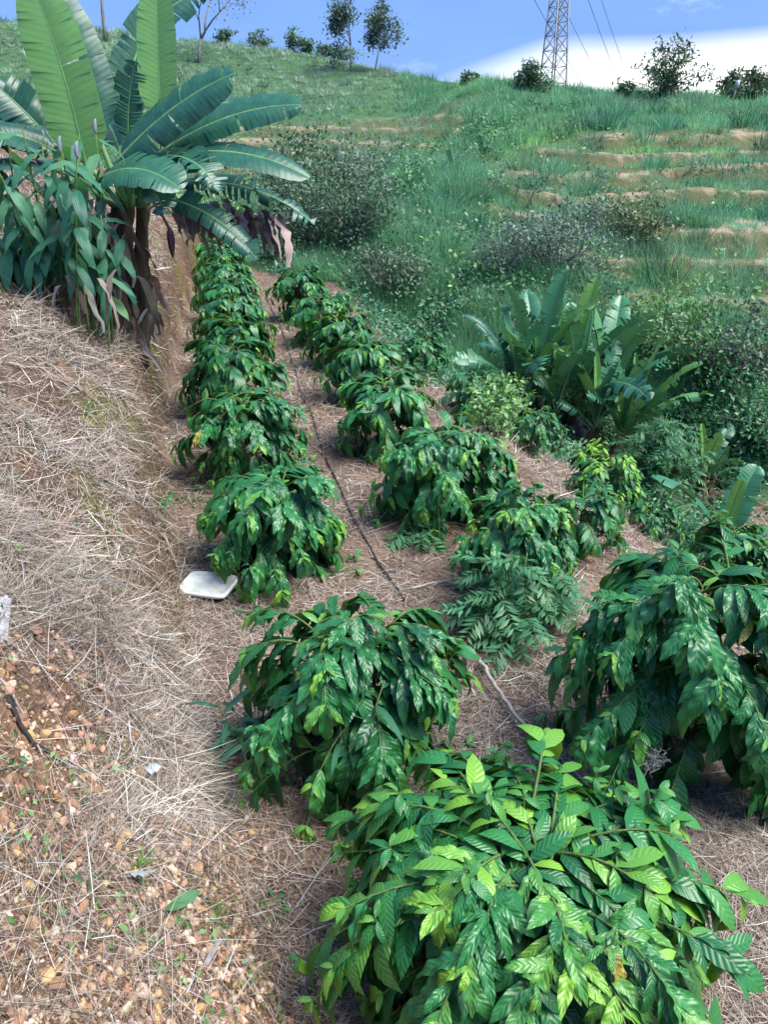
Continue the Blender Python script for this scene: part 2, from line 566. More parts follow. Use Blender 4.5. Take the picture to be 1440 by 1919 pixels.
def mat_plain(name, col, rough, spec=0.4, metal=0.0, nscale=None, dirt=None):
    m, t = new_mat(name); N = NT(t)
    c = c4(*col); nb = None
    if nscale:
        n1 = N.noise(nscale, 5, 0.6)
        if dirt: c = N.mix(N.ramp(n1, 0.5, 0.75), c4(*col), c4(*dirt))
        nb = N.bump(n1, 0.25, 0.004)
    N.out(N.bsdf(c, rough, spec, nb, metal)); return m


M_board = mat_plain('white_foam', (0.58, 0.63, 0.62), 0.55, 0.35, 0, 7, (0.42, 0.42, 0.36))
M_hose = mat_plain('black_hose', (0.035, 0.033, 0.035), 0.55, 0.3, 0, 14, (0.12, 0.10, 0.085))
M_steel = mat_plain('galvanised_steel', (0.20, 0.21, 0.24), 0.55, 0.4, 0.4, 3, (0.14, 0.14, 0.15))
M_wire = mat_plain('wire', (0.12, 0.13, 0.16), 0.6)
M_bud = mat_plain('purple_bud', (0.055, 0.022, 0.035), 0.55, 0.4, 0, 20, (0.05, 0.02, 0.04))
M_lilac = mat_plain('lilac_bud', (0.24, 0.25, 0.29), 0.6, 0.3, 0, 40, (0.16, 0.18, 0.28))
M_plastic = mat_plain('pale_plastic', (0.34, 0.38, 0.38), 0.4, 0.5, 0, 12, (0.35, 0.36, 0.33))


def mat_stone():
    m, t = new_mat('stone'); N = NT(t)
    oi = N.n('ShaderNodeObjectInfo')
    n1 = N.noise(2.2, 5, 0.6); n2 = N.noise(0.9, 2)
    c = N.mix(N.ramp(n1, 0.4, 0.66), oi.outputs['Color'], N.mix(0.35, oi.outputs['Color'], c4(0.40, 0.19, 0.08)))
    c = N.mix(N.math('MULTIPLY', N.ramp(n2, 0.56, 0.70), 0.5), c, c4(0.16, 0.15, 0.05))
    N.out(N.bsdf(c, 0.85, 0.25, N.bump(n1, 0.5, 0.05))); return m


M_stone = mat_stone()


def mat_ground(name):
    """soil with clods, straw-coloured litter and moss; 'col' carries the ground cover's own colour"""
    m, t = new_mat(name); N = NT(t)
    col = N.attr('col').outputs['Color']
    n1 = N.noise(3.0, 8, 0.65); n2 = N.noise(26.0, 5, 0.7); n3 = N.noise(0.7, 3)
    c = N.mix(N.ramp(n2, 0.36, 0.66), N.mix(1.0, col, c4(0.55, 0.50, 0.48), 'MULTIPLY'), N.mix(1.0, col, c4(1.28, 1.25, 1.22), 'MULTIPLY'))
    c = N.mix(N.ramp(n1, 0.35, 0.70), c, N.mix(1.0, c, c4(0.72, 0.70, 0.70), 'MULTIPLY'))
    c = N.mix(N.math('MULTIPLY', N.ramp(n3, 0.45, 0.7), 0.35), c, N.mix(1.0, c, c4(1.2, 1.0, 0.85), 'MULTIPLY'))
    h = N.math('ADD', N.math('MULTIPLY', n1, 0.6), N.math('MULTIPLY', n2, 0.4))
    N.out(N.bsdf(c, 0.95, 0.1, N.bump(h, 0.9, 0.05))); return m


M_ground = mat_ground('soil')

# ------------------------------------------------------------------ ground: one fan of faces, shared edges, three pieces of setting
O_X, O_Y = 0.2, -3.2
rr = np.concatenate([np.geomspace(1.6, 30, 300), np.geomspace(30, 150, 190)[1:], np.geomspace(150, 1500, 24)[1:]])
aa = np.radians(np.linspace(-66, 66, 400))
RR, AA = np.meshgrid(rr, aa, indexing='ij')
GX, GY = O_X + RR * np.sin(AA), O_Y + RR * np.cos(AA)
GZ, GD, GH, GF = height(GX.ravel(), GY.ravel(), True)
GV = np.c_[GX.ravel(), GY.ravel(), GZ]
gx, gy = GX.ravel(), GY.ravel()
nr, na = RR.shape
gi = np.arange(nr - 1)[:, None] * na + np.arange(na - 1)[None]
GQ = np.stack([gi, gi + 1, gi + na + 1, gi + na], -1).reshape(-1, 4)[:, ::-1]
on_hill = ((GH > GZ - 0.35) & (gy > 14)) | (gy > 30)
on_bank = (GD > 0.02) & ~on_hill
# colours of the ground cover itself
nA = fbm(gx * 0.5, gy * 0.5, 41, 4)[:, None]; nB = fbm(gx * 1.7, gy * 1.7, 43, 4)[:, None]
terr = np.array([0.125, 0.094, 0.072]) * (1 - nB) + np.array([0.27, 0.205, 0.16]) * nB
bank = np.array([0.085, 0.06, 0.042]) * (1 - nB) + np.array([0.21, 0.145, 0.10]) * nB
gravelly = (sstep(3.9, 2.6, gy + 0.6 * gx * 0))[:, None]
bank = bank * (1 - gravelly * 0.5) + np.array([0.25, 0.15, 0.09]) * gravelly * 0.5
streak = fbm(gx * 5.5 + gy * 1.2, gy * 1.1, 47, 3)
moss = (sstep(0.46, 0.60, streak) * sstep(0.44, 0.56, fbm(gx * 0.9, gy * 0.9, 49, 3)) * sstep(0.02, 0.12, GD) * (1 - sstep(0.5, 0.9, GD)))[:, None]
bank = bank * (1 - moss * 0.85) + np.array([0.13, 0.14, 0.035]) * moss * 0.85
gn = normals_at(gx, gy, 0.15)
red = np.array([0.20, 0.085, 0.05]); strawc = np.array([0.43, 0.35, 0.27])
tm = terrace_mask(gx, gy)[:, None]
riser = (sstep(0.60, 0.66, GF) * (1 - sstep(0.90, 0.97, GF)))[:, None]
lip = (sstep(0.83, 0.87, GF) + sstep(0.10, 0.05, GF) * (GF > 0))[:, None]
tread = (sstep(0.08, 0.16, GF) * sstep(0.66, 0.60, GF))[:, None]
patch = sstep(0.42, 0.62, nA)
hillc = np.array([0.05, 0.125, 0.06]) * (1 - nB) + np.array([0.09, 0.19, 0.09]) * nB
tread = tread * sstep(0.40, 0.60, nB)
hillc = hillc * (1 - tm * tread * 0.7) + red * tm * tread * 0.7
hillc = hillc * (1 - tm * riser * 0.35) + red * tm * riser * 0.35
lip = np.clip(lip, 0, 1) * (0.25 + 0.75 * sstep(0.42, 0.56, nB))
hillc = hillc * (1 - tm * lip * 0.8) + strawc * tm * lip * 0.8
gcol = np.where(on_hill[:, None], hillc, np.where(on_bank[:, None], bank, terr))
vh = on_hill[GQ].mean(1) > 0.5
vb = (on_bank[GQ].mean(1) > 0.5) & ~vh


def sub_ground(name, mask):
    q = GQ[mask]; used, inv = np.unique(q, return_inverse=True)
    return link(name, mesh_np(name, GV[used], inv.reshape(-1, 4), None, True, None, gcol[used], None, M_ground), kind='structure')


o_terrace = sub_ground('ground', ~vh & ~vb)
o_bank = sub_ground('earth_bank', vb)
o_hill = sub_ground('hillside', vh)
o_terrace['label'] = 'straw covered ground of the planted terrace between the coffee rows'
o_bank['label'] = 'steep earth bank with gravel, moss and dry grass beside the coffee row'
o_hill['label'] = 'grassy hill with terraced red soil steps beyond the valley'


# ------------------------------------------------------------------ scatter on the near ground
def in_view(x, y, z, m=0.10):
    dzv = z - CAM_Z
    th = math.radians(PITCH)
    dep = y * math.cos(th) - dzv * math.sin(th)
    up = y * math.sin(th) + dzv * math.cos(th)
    dep = np.maximum(dep, 0.05)
    return (np.abs(x / dep) < 0.4993 + m + 0.25 / dep) & (np.abs(up / dep) < 0.6654 + m + 0.35 / dep)


def sample_near(n, ymin, ymax, keep, power=1.2):
    """points over the visible near ground, denser towards the viewer; keep(x,y,z,d)->probability"""
    out = []
    need = n
    for _ in range(12):
        k = int(need * 2.6) + 1000
        u = rng.random(k)
        y = (ymin ** (1 - power) + u * (ymax ** (1 - power) - ymin ** (1 - power))) ** (1 / (1 - power))
        x = (rng.random(k) * 2 - 1) * (0.62 * y + 1.4)
        z, d, hz, f = height(x, y, True)
        ok = in_view(x, y, z) & ~(hz > z - 0.3) & (rng.random(k) < keep(x, y, z, d))
        P = np.c_[x, y, z][ok]
        out.append(P); need -= len(P)
        if need <= 0:
            break
    return np.concatenate(out)[:n]


def straw(name, P, lmin, lmax, pal, w, down=0.0, lift=0.35, width=(0.0018, 0.0062), label=None, segs=2):
    n = len(P)
    N_ = normals_at(P[:, 0], P[:, 1])
    a = rng.random(n) * 2 * math.pi
    d = np.c_[np.cos(a), np.sin(a), np.zeros(n)]
    slope = np.c_[N_[:, 0], N_[:, 1], np.zeros(n)]           # downhill
    d = nrm(d + slope * down * rng.random((n, 1)) * 2)
    d = d - N_ * (d * N_).sum(1, keepdims=True)
    d = nrm(nrm(d) + N_ * (rng.random((n, 1)) ** 2) * lift)
    side = nrm(np.cross(d, N_) + rng.normal(0, 0.25, (n, 3)))
    L = lmin + (lmax - lmin) * rng.random(n) ** 1.6
    dist = np.linalg.norm(P - np.array([0, 0, CAM_Z]), axis=1)
    W = (width[0] + (width[1] - width[0]) * rng.random(n) ** 2.2) * np.clip(dist / 5.0, 0.75, 2.6)
    bend = rng.normal(0, 0.22, (n, 3)) - N_ * 0.25 * rng.random((n, 1))
    base = P + N_ * (0.004 + 0.02 * rng.random((n, 1)))
    V, Q, T, m = blades(base, d, side, L, W, bend, segs)
    C = np.repeat(pick(pal, n, w), m, axis=0)
    return link(name, mesh_np(name, V, Q, T, True, None, C, None, M_straw), kind='stuff', label=label, cat='straw')


PAL_STRAW = [(0.34, 0.30, 0.255), (0.52, 0.485, 0.44), (0.21, 0.17, 0.135), (0.075, 0.055, 0.04), (0.29, 0.225, 0.165)]
W_STRAW = [0.26, 0.15, 0.25, 0.18, 0.16]


def dens_bank(x, y, z, d):
    on = (d > 0.0)
    g = np.where(y < 3.2 + 1.8 * (fbm(x * 1.3, y * 1.3, 66, 3) - 0.5), 0.008 + 0.035 * sstep(0.5, 0.62, fbm(x * 1.3, y * 1.3, 61, 3)), 0.28 + 0.72 * sstep(0.40, 0.60, fbm(x * 1.9, y * 1.9, 62, 4)))
    # a dense pale curtain of dead grass on the lower face
    tuft = np.exp(-((x + 1.12) / 0.22) ** 2 - ((y - 3.35) / 0.75) ** 2)
    face = np.where((d < 0.36) & (y > 4.2), 0.16, 1.0)
    return np.where(on, np.clip((g * face + tuft) * np.where(d < 1.2, 1.0, 0.5), 0, 1), 0)


def dens_terr(x, y, z, d):
    return np.where(d <= 0.05, 0.22 + 0.78 * sstep(0.40, 0.58, fbm(x * 1.8, y * 1.8, 64, 4)), 0)


P = sample_near(60000, 1.2, 26, dens_bank, 1.35)
straw('dry_grass', P, 0.10, 0.42, PAL_STRAW, W_STRAW, down=0.9, lift=0.55, label='pale dead grass stalks matted over the earth bank')
P = sample_near(80000, 1.6, 28, dens_terr, 1.35)
straw('straw', P, 0.08, 0.34, PAL_STRAW, W_STRAW, down=0.1, lift=0.22, label='cut straw mulch strewn between the coffee rows')


P = sample_near(26000, 8.5, 28, lambda x, y, z, d: np.where(d > 0, np.where(d < 0.36, 0.15, 0.8), 0.7), 1.05)
straw('dry_litter', P, 0.12, 0.45, PAL_STRAW, W_STRAW, down=0.5, lift=1.0, label='matted dead grass farther along the bank and path')


P = sample_near(11000, 4.0, 24, lambda x, y, z, d: np.where((d > 0.0) & (d < 0.42), 0.3 + 0.7 * sstep(0.40, 0.58, fbm(x * 2.1, y * 2.1, 67, 3)), 0), 1.2)
straw('hanging_roots', P, 0.08, 0.36, [(0.20, 0.15, 0.11), (0.10, 0.07, 0.05), (0.32, 0.27, 0.21), (0.13, 0.12, 0.05), (0.42, 0.37, 0.31)], None, down=2.0, lift=0.55,
      label='roots and dead grass hanging down the cut face of the bank')


def dens_curtain(x, y, z, d):
    return np.where((d > 0.05) & (d < 0.9), np.exp(-((x + 1.10 + 0.1 * (y - 3.3)) / 0.16) ** 2 - ((y - 3.3) / 0.6) ** 2), 0)


P = sample_near(2600, 2.2, 4.8, dens_curtain, 1.2)
straw('dead_grass', P, 0.15, 0.40, [(0.66, 0.60, 0.52), (0.55, 0.48, 0.40), (0.72, 0.68, 0.60)], None, down=1.6, lift=0.8,
      label='bleached curtain of dead grass hanging over the lower bank face')

P = sample_near(5200, 1.8, 10, lambda x, y, z, d: np.where(d > 0.1, sstep(0.56, 0.64, fbm(x * 1.6, y * 1.6, 69, 3)), 0), 1.25)
straw('dead_stalks', P, 0.10, 0.26, [(0.075, 0.055, 0.05), (0.13, 0.10, 0.085), (0.05, 0.035, 0.03)], None, down=0.3, lift=2.2, width=(0.0015, 0.004),
      label='dark withered weed stalks standing in clumps on the bank')
# short broken bits that mat the straw together
P = sample_near(34000, 1.2, 12, lambda x, y, z, d: 0.25 + 0.75 * sstep(0.42, 0.56, fbm(x * 2.4, y * 2.4, 68, 4)), 1.4)
straw('plant_litter', P, 0.02, 0.10, [(0.20, 0.15, 0.11), (0.12, 0.08, 0.055), (0.34, 0.28, 0.22), (0.26, 0.17, 0.12)], None, down=0.2, lift=0.25, width=(0.005, 0.012),
      label='broken brown bits of dead leaves and stalks matted into the straw')

# gravel -------------------------------------------------------------
def rock_mesh(seed, k=1):
    import bmesh
    bm = bmesh.new()
    bmesh.ops.create_icosphere(bm, subdivisions=k, radius=1.0)
    r = np.random.default_rng(seed)
    V = np.array([v.co[:] for v in bm.verts]); F_ = np.array([[v.index for v in f.verts] for f in bm.faces])
    bm.free()
    for _ in range(11):                                       # chop flat facets
        d = nrm(r.normal(0, 1, 3)); c = 0.45 + 0.4 * r.random()
        h = V @ d
        V = np.where((h > c)[:, None], V - d[None] * (h - c)[:, None], V)
    V = V * (np.array([1, 0.78, 0.58]) * (1 + r.normal(0, 0.13, 3)))
    return V, F_


ROCKS = [rock_mesh(100 + i, 1) for i in range(7)]
HERO = []
for i in range(7):
    v, f = rock_mesh(140 + i, 2); v = v + np.random.default_rng(i).normal(0, 0.03, v.shape)
    HERO.append(mesh_np('stone', v, None, f, False, None, None, None, M_stone))
PAL_STONE = [(0.40, 0.26, 0.16), (0.47, 0.34, 0.23), (0.32, 0.17, 0.10), (0.54, 0.43, 0.33), (0.38, 0.23, 0.17), (0.44, 0.30, 0.14), (0.22, 0.14, 0.095)]


def dens_gravel(x, y, z, d):
    edge = fbm(x * 1.1, y * 1.1, 71, 3)
    m = sstep(4.1, 2.9, y + (edge - 0.5) * 1.6) * (d > -0.15)
    return np.clip(m * np.where(d > 0.05, 1, 0.35) * (0.38 + 0.62 * sstep(0.40, 0.56, fbm(x * 2.2, y * 2.2, 73, 4))), 0, 1)


P = sample_near(13500, 0.9, 4.8, dens_gravel, 1.3)
size = (0.006 + 0.034 * rng.random(len(P)) ** 3.2) * np.clip(0.35 + 0.24 * P[:, 1], 0.6, 1.0)
order = np.argsort(-size / np.linalg.norm(P - np.array([0, 0, CAM_Z]), axis=1))
NRM = normals_at(P[:, 0], P[:, 1])
cols = pick(PAL_STONE, len(P), None, 0.16)
Bg = Bag()
for rank, i in enumerate(order):
    p, n_ = P[i], NRM[i]
    y_ = nrm(np.cross(n_, rng.normal(0, 1, 3)))
    z_ = nrm(n_ + rng.normal(0, 0.5, 3))
    if rank < 300:
        s_ = size[i] * 1.15
        o = link('stone', HERO[rank % 7], o_bank, M=basis(y_, z_, p + n_ * s_ * 0.25, s_))
        o.color = (*cols[i], 1)
    else:
        M_ = np.array(basis(y_, z_, p + n_ * size[i] * 0.2, size[i]))
        v, f = ROCKS[i % 7]
        Bg.add(v @ M_[:3, :3].T + M_[:3, 3], None, f, cols[i])
link('gravel', Bg.mesh('gravel', M_pebble, False), kind='stuff', label='small orange brown gravel littering the near slope of the bank', cat='gravel')
P = sample_near(1500, 1.6, 9, lambda x, y, z, d: np.where(d < 0.35, 0.25, 0.12), 1.6)
size = 0.005 + 0.012 * rng.random(len(P)) ** 2
NRM = normals_at(P[:, 0], P[:, 1]); cols = pick(PAL_STONE, len(P), None, 0.16)
Bg = Bag()
for i in range(len(P)):
    M_ = np.array(basis(rng.normal(0, 1, 3), NRM[i], P[i], size[i])); v, f = ROCKS[i % 7]
    Bg.add(v @ M_[:3, :3].T + M_[:3, 3], None, f, cols[i])
link('pebbles', Bg.mesh('pebbles', M_pebble, False), kind='stuff', label='scattered pebbles on the soil of the terrace and bank', cat='pebbles')

# ------------------------------------------------------------------ hill grass
def hill_points(n, ymin, ymax, keep, power=1.6):
    out, need = [], n
    for _ in range(10):
        k = int(need * 3) + 2000
        u = rng.random(k)
        y = (ymin ** (1 - power) + u * (ymax ** (1 - power) - ymin ** (1 - power))) ** (1 / (1 - power))
        x = (rng.random(k) * 2 - 1) * (0.60 * y + 2)
        z, d, hz, f = height(x, y, True)
        ok = in_view(x, y, z) & ((hz > z - 0.3) | (y > 28)) & (rng.random(k) < keep(x, y, z, f))
        out.append(np.c_[x, y, z, f][ok]); need -= ok.sum()
        if need <= 0:
            break
    return np.concatenate(out)[:n]


def grass_tufts(name, P, nb, hmin, hmax, colf, spread, width, label, segs=1, lean=0.35, matt=None):
    n = len(P)
    T_h = (hmin + (hmax - hmin) * rng.random(n)) * (0.45 + 0.95 * sstep(0.32, 0.66, fbm(P[:, 0] * 0.75, P[:, 1] * 0.75, 181, 2)))
    T_h = T_h * np.where((terrace_mask(P[:, 0], P[:, 1]) > 0.3) & (P[:, 3] > 0.55), 0.62, 1.0)
    C0 = colf(P)
    i = np.repeat(np.arange(n), nb)
    k = len(i)
    a = rng.random(k) * 6.2832; r = np.sqrt(rng.random(k)) * spread
    base = P[i, :3] + np.c_[np.cos(a) * r, np.sin(a) * r, np.zeros(k)]
    base[:, 2] = height(base[:, 0], base[:, 1]) - 0.02
    d = nrm(np.c_[np.cos(a) * lean * rng.random(k) * 1.4, np.sin(a) * lean * rng.random(k) * 1.4, np.ones(k)] + rng.normal(0, 0.12, (k, 3)))
    b = rng.random(k) * 6.2832
    side = np.c_[np.cos(b), np.sin(b), np.zeros(k)]
    L = T_h[i] * (0.5 + 0.6 * rng.random(k))
    dist = np.linalg.norm(base - np.array([0, 0, CAM_Z]), axis=1)
    W = width * dist * (0.6 + 0.8 * rng.random(k))
    bend = np.c_[d[:, :2] * 0.5, -0.25 * np.ones(k)] * rng.random((k, 1))
    V, Q, T, m = blades(base, d, side, L, W, bend, segs)
    C = np.clip(C0[i] * (1 + rng.normal(0, 0.20, (n, 1))[i]) * (1 + rng.normal(0, 0.25, (k, 1))), 0.004, 0.9)
    return link(name, mesh_np(name, V, Q, T, True, None, np.repeat(C, m, axis=0), None, matt or M_grass), kind='stuff', label=label, cat='grass')


def hill_colour(P):
    x, y = P[:, 0], P[:, 1]
    n1 = fbm(x * 0.16, y * 0.16, 81, 3)[:, None]; n2 = fbm(x * 0.5, y * 0.5, 83, 3)[:, None]
    c = np.array([0.10, 0.27, 0.155]) * (1 - n2) + np.array([0.23, 0.46, 0.26]) * n2
    ylw = (sstep(0.50, 0.72, n1[:, 0]) * sstep(30, 38, y) * sstep(2, 8, x))[:, None]
    c = c * (1 - ylw * 0.75) + np.array([0.30, 0.52, 0.18]) * ylw * 0.75
    dull = (sstep(0.55, 0.7, fbm(x * 0.3 + 9, y * 0.3, 87, 3)))[:, None]
    return c * (1 - dull * 0.45) + np.array([0.22, 0.29, 0.22]) * dull * 0.45


def keep_grass(x, y, z, f):
    tm_ = terrace_mask(x, y)
    bare = np.where(f > 0.05, np.where((f > 0.58) & (f < 0.76), 1.0, np.where((f >= 0.82) | (f < 0.06), 0.06, np.where(x > 7, 0.36, 0.45))), 1.0)
    clump = 0.14 + 0.86 * sstep(0.40, 0.56, fbm(x * 0.8, y * 0.8, 85, 3))
    p = np.where(tm_ > 0.3, bare * clump, 0.55 + 0.45 * clump)
    rows = (x < 1) & (y > 50)                                  # the planted rows on the far left hill are sparser
    return np.where(rows, 0.25 * p, p)


P = hill_points(19000, 18, 58, lambda x, y, z, f: keep_grass(x, y, z, f) * (x > 0.13 * y - 5.5), 1.9)
near = P[:, 1] < 31
grass_tufts('tall_grass', P[near], 15, 0.22, 0.72, hill_colour, 0.22, 0.00062, 'tall blue green grass covering the terraced hill across the valley', 2)
grass_tufts('tall_grass', P[~near], 15, 0.30, 0.80, hill_colour, 0.36, 0.00062, 'tall yellow green grass along the ridge below the pylon', 1)
P = hill_points(7500, 30, 86, lambda x, y, z, f: keep_grass(x, y, z, f) * (x < 0.13 * y - 4.5), 1.9)
grass_tufts('grass', P, 12, 0.25, 0.6, lambda P: hill_colour(P) * np.array([0.9, 0.85, 0.85]), 0.38, 0.00085, 'short green grass on the far left hill behind the banana plant', 1)
P = hill_points(330, 19, 46, lambda x, y, z, f: (x > 0.13 * y - 4) * np.where(f > 0.01, 0.35, 1.0), 1.5)
grass_tufts('grass_tussocks', P, 70, 0.75, 1.1, lambda P: pick([(0.07, 0.21, 0.14), (0.12, 0.30, 0.20), (0.16, 0.27, 0.14), (0.05, 0.15, 0.09)], len(P)), 0.45, 0.0008,
            'taller dark grass tussocks dotted over the terraced hill', 2, 0.7)
# grey-green clumps planted in rows high on the left hill
rows = []
for r_ in range(26):
    yy = 55 + r_ * 1.05
    xs = np.arange(-34, 1.5 - 0.1 * r_, 0.75) + rng.normal(0, 0.13, len(np.arange(-34, 1.5 - 0.1 * r_, 0.75)))
    rows.append(np.c_[xs, yy + 0.05 * xs + rng.normal(0, 0.1, len(xs))])
rows = np.concatenate(rows)
rows = rows[(rng.random(len(rows)) < 0.9)]
P = np.c_[rows, height(rows[:, 0], rows[:, 1]), np.zeros(len(rows))]
P = P[in_view(P[:, 0], P[:, 1], P[:, 2])]
grass_tufts('grass_clumps', P, 30, 0.35, 0.6, lambda P: pick([(0.26, 0.33, 0.26), (0.34, 0.40, 0.33), (0.18, 0.25, 0.18)], len(P)), 0.24, 0.0008,
            'grey green grass clumps planted in rows high on the left hill', 1, 0.9)


# ------------------------------------------------------------------ leaf clouds for weeds, shrubs and trees
def leaf_quads(C, size, nrm_bias, colors, aspect=0.45, r=rng):
    """one folded diamond leaf of two triangles at each point"""
    n = len(C)
    d = nrm(r.normal(0, 1, (n, 3)) + np.array([0, 0, -0.25]))
    nn = nrm(r.normal(0, 0.6, (n, 3)) + nrm_bias)
    s = nrm(np.cross(d, nn))
    L = size * (0.6 + 0.8 * r.random(n))
    a = C - d * (L * 0.5)[:, None]; b = C + d * (L * 0.5)[:, None]
    up = nrm(np.cross(s, d))
    l = C + s * (L * aspect * 0.5)[:, None] + up * (L * 0.10)[:, None]
    rt = C - s * (L * aspect * 0.5)[:, None] + up * (L * 0.10)[:, None]
    V = np.stack([a, l, b, rt], 1).reshape(-1, 3)
    o = np.arange(n)[:, None] * 4
    T = np.concatenate([o + np.array([[0, 2, 1]]), o + np.array([[0, 3, 2]])])
    return V, T, np.repeat(colors, 4, axis=0)


def weeds(name, P, per, spread, h, size, pal, w, label, flat=0.5):
    i = np.repeat(np.arange(len(P)), per); k = len(i)
    off = rng.normal(0, 1, (k, 3)) * np.array([spread, spread, 0])
    C = P[i, :3] + off
    C[:, 2] = height(C[:, 0], C[:, 1]) + np.abs(rng.normal(0, h, k)) * (0.5 + rng.random(len(P))[i])
    cols = pick(pal, len(P), w, 0.2)[i] * (1 + rng.normal(0, 0.15, (k, 1)))
    V, T, Cc = leaf_quads(C, size, np.array([0, -0.3, 1.0]), np.clip(cols, 0.004, 0.9), 0.55)
    return link(name, mesh_np(name, V, None, T, True, None, Cc, None, M_foliage), kind='stuff', label=label, cat='weeds')


PAL_W = [(0.05, 0.17, 0.085), (0.085, 0.25, 0.125), (0.03, 0.12, 0.065), (0.14, 0.31, 0.13)]
P = hill_points(1500, 16, 24, lambda x, y, z, f: (0.35 + 0.65 * sstep(0.35, 0.6, fbm(x * 0.7, y * 0.7, 91, 3))) * (z < np.where(x > 6.5, -1.2, 0.3)), 1.1)
weeds('undergrowth', P, 26, 0.18, 0.14, 0.11, PAL_W, [0.35, 0.35, 0.2, 0.1], 'dense leafy creepers covering the steep valley side behind the banana clump')
P = hill_points(1500, 26, 48, lambda x, y, z, f: np.exp(-((x - (0.36 * (y - 33))) / 2.2) ** 2) + 0.08 * (x < 4), 1.2)
weeds('weeds', P, 22, 0.28, 0.16, 0.15, PAL_W, [0.3, 0.4, 0.1, 0.2], 'leafy green weeds filling the gully that climbs the hill')
P = hill_points(700, 20, 50, lambda x, y, z, f: sstep(0.48, 0.6, fbm(x * 0.6, y * 0.6, 93, 3)) * np.where(f > 0.01, 0.15, 1.0), 1.5)
weeds('hill_weeds', P, 22, 0.26, 0.20, 0.17, [(0.05, 0.13, 0.075), (0.10, 0.20, 0.12), (0.15, 0.24, 0.14), (0.16, 0.30, 0.10)], None, 'patches of broad leaved weeds among the hill grass')
# low weeds on the slope below the planted terrace
P = sample_near(620, 8.0, 24, lambda x, y, z, d: ((d < np.where(y > 12.5, -3.8, -7.5)) & (fbm(x * 0.8, y * 0.8, 95, 3) > 0.36)) * 1.0, 1.02)
weeds('ground_cover', P, 34, 0.20, 0.15, 0.10, PAL_W, [0.4, 0.3, 0.2, 0.1], 'low green ground cover on the slope below the coffee rows')
P = sample_near(110, 1.5, 12, lambda x, y, z, d: ((d > 0.1) & (fbm(x * 1.3, y * 1.3, 97, 3) > 0.60)) * 1.0, 1.1)
weeds('seedlings', P, 12, 0.06, 0.035, 0.035, [(0.10, 0.24, 0.07), (0.16, 0.30, 0.09), (0.09, 0.19, 0.10)], None, 'tiny green seedlings sprouting among the dead grass on the bank')


def shrub(name, label, x, y, rx, rz, nleaf, size, pal, w, bark=M_treebark, seed=1, group=None, nstem=5, gap=0.5, bare=0.0, cat='shrub', rise=0.0):
    r = np.random.default_rng(seed)
    z0 = ground(x, y)
    t = thing(name, label, cat, (x, y, z0 - 0.03), group)
    B = Bag(); tips = []
    for k in range(nstem):
        a = k * 2.4 + r.random(); rad = rx * (0.35 + 0.6 * r.random()); hz_ = rz * (0.9 + 0.9 * r.random())
        end = np.array([math.cos(a) * rad, math.sin(a) * rad, hz_])
        tt = np.linspace(0, 1, 6)[:, None]
        pts = end * np.c_[tt ** 1.2, tt ** 1.2, tt ** 0.85] + r.normal(0, 0.03 * rx, (6, 3)) * tt
        V, q, tr = tube(pts, np.linspace(0.022, 0.006, 6) * (rx + 0.4), 5)
        B.add(V, q, tr); tips.append(pts[3]); tips.append(pts[5])
        for _ in range(4):
            e2 = pts[3] + r.normal(0, 0.35, 3) * rx + np.array([0, 0, 0.25 * rz])
            V, q, tr = tube(np.linspace(pts[2 + r.integers(0, 3)], e2, 4) + r.normal(0, 0.02, (4, 3)), np.linspace(0.007, 0.003, 4) * (rx + 0.4), 4)
            B.add(V, q, tr); tips.append(e2)
    link('branches', B.mesh('branches', bark), t, kind='stuff')
    tips = np.array(tips); n = int(nleaf * 1.5)
    i = r.integers(0, len(tips), n)
    C = tips[i] + r.normal(0, 1, (n, 3)) * np.array([rx, rx, rz * 0.7]) * 0.24
    C[:, 2] = np.maximum(C[:, 2], 0.04 + rise)
    cl = r.normal(0, 0.2, (len(tips), 1))[i]
    cols = np.clip(pick(pal, n, w, 0.12, r) * (1 + cl), 0.004, 0.9)
    V, T, Cc = leaf_quads(C, size, nrm(C * np.array([1, 1, 0.6])) * 0.8 + np.array([0, 0, 0.6]), cols, 0.5, r)
    link('foliage', mesh_np('foliage', V, None, T, True, None, Cc, None, M_foliage), t, kind='stuff')
    return t


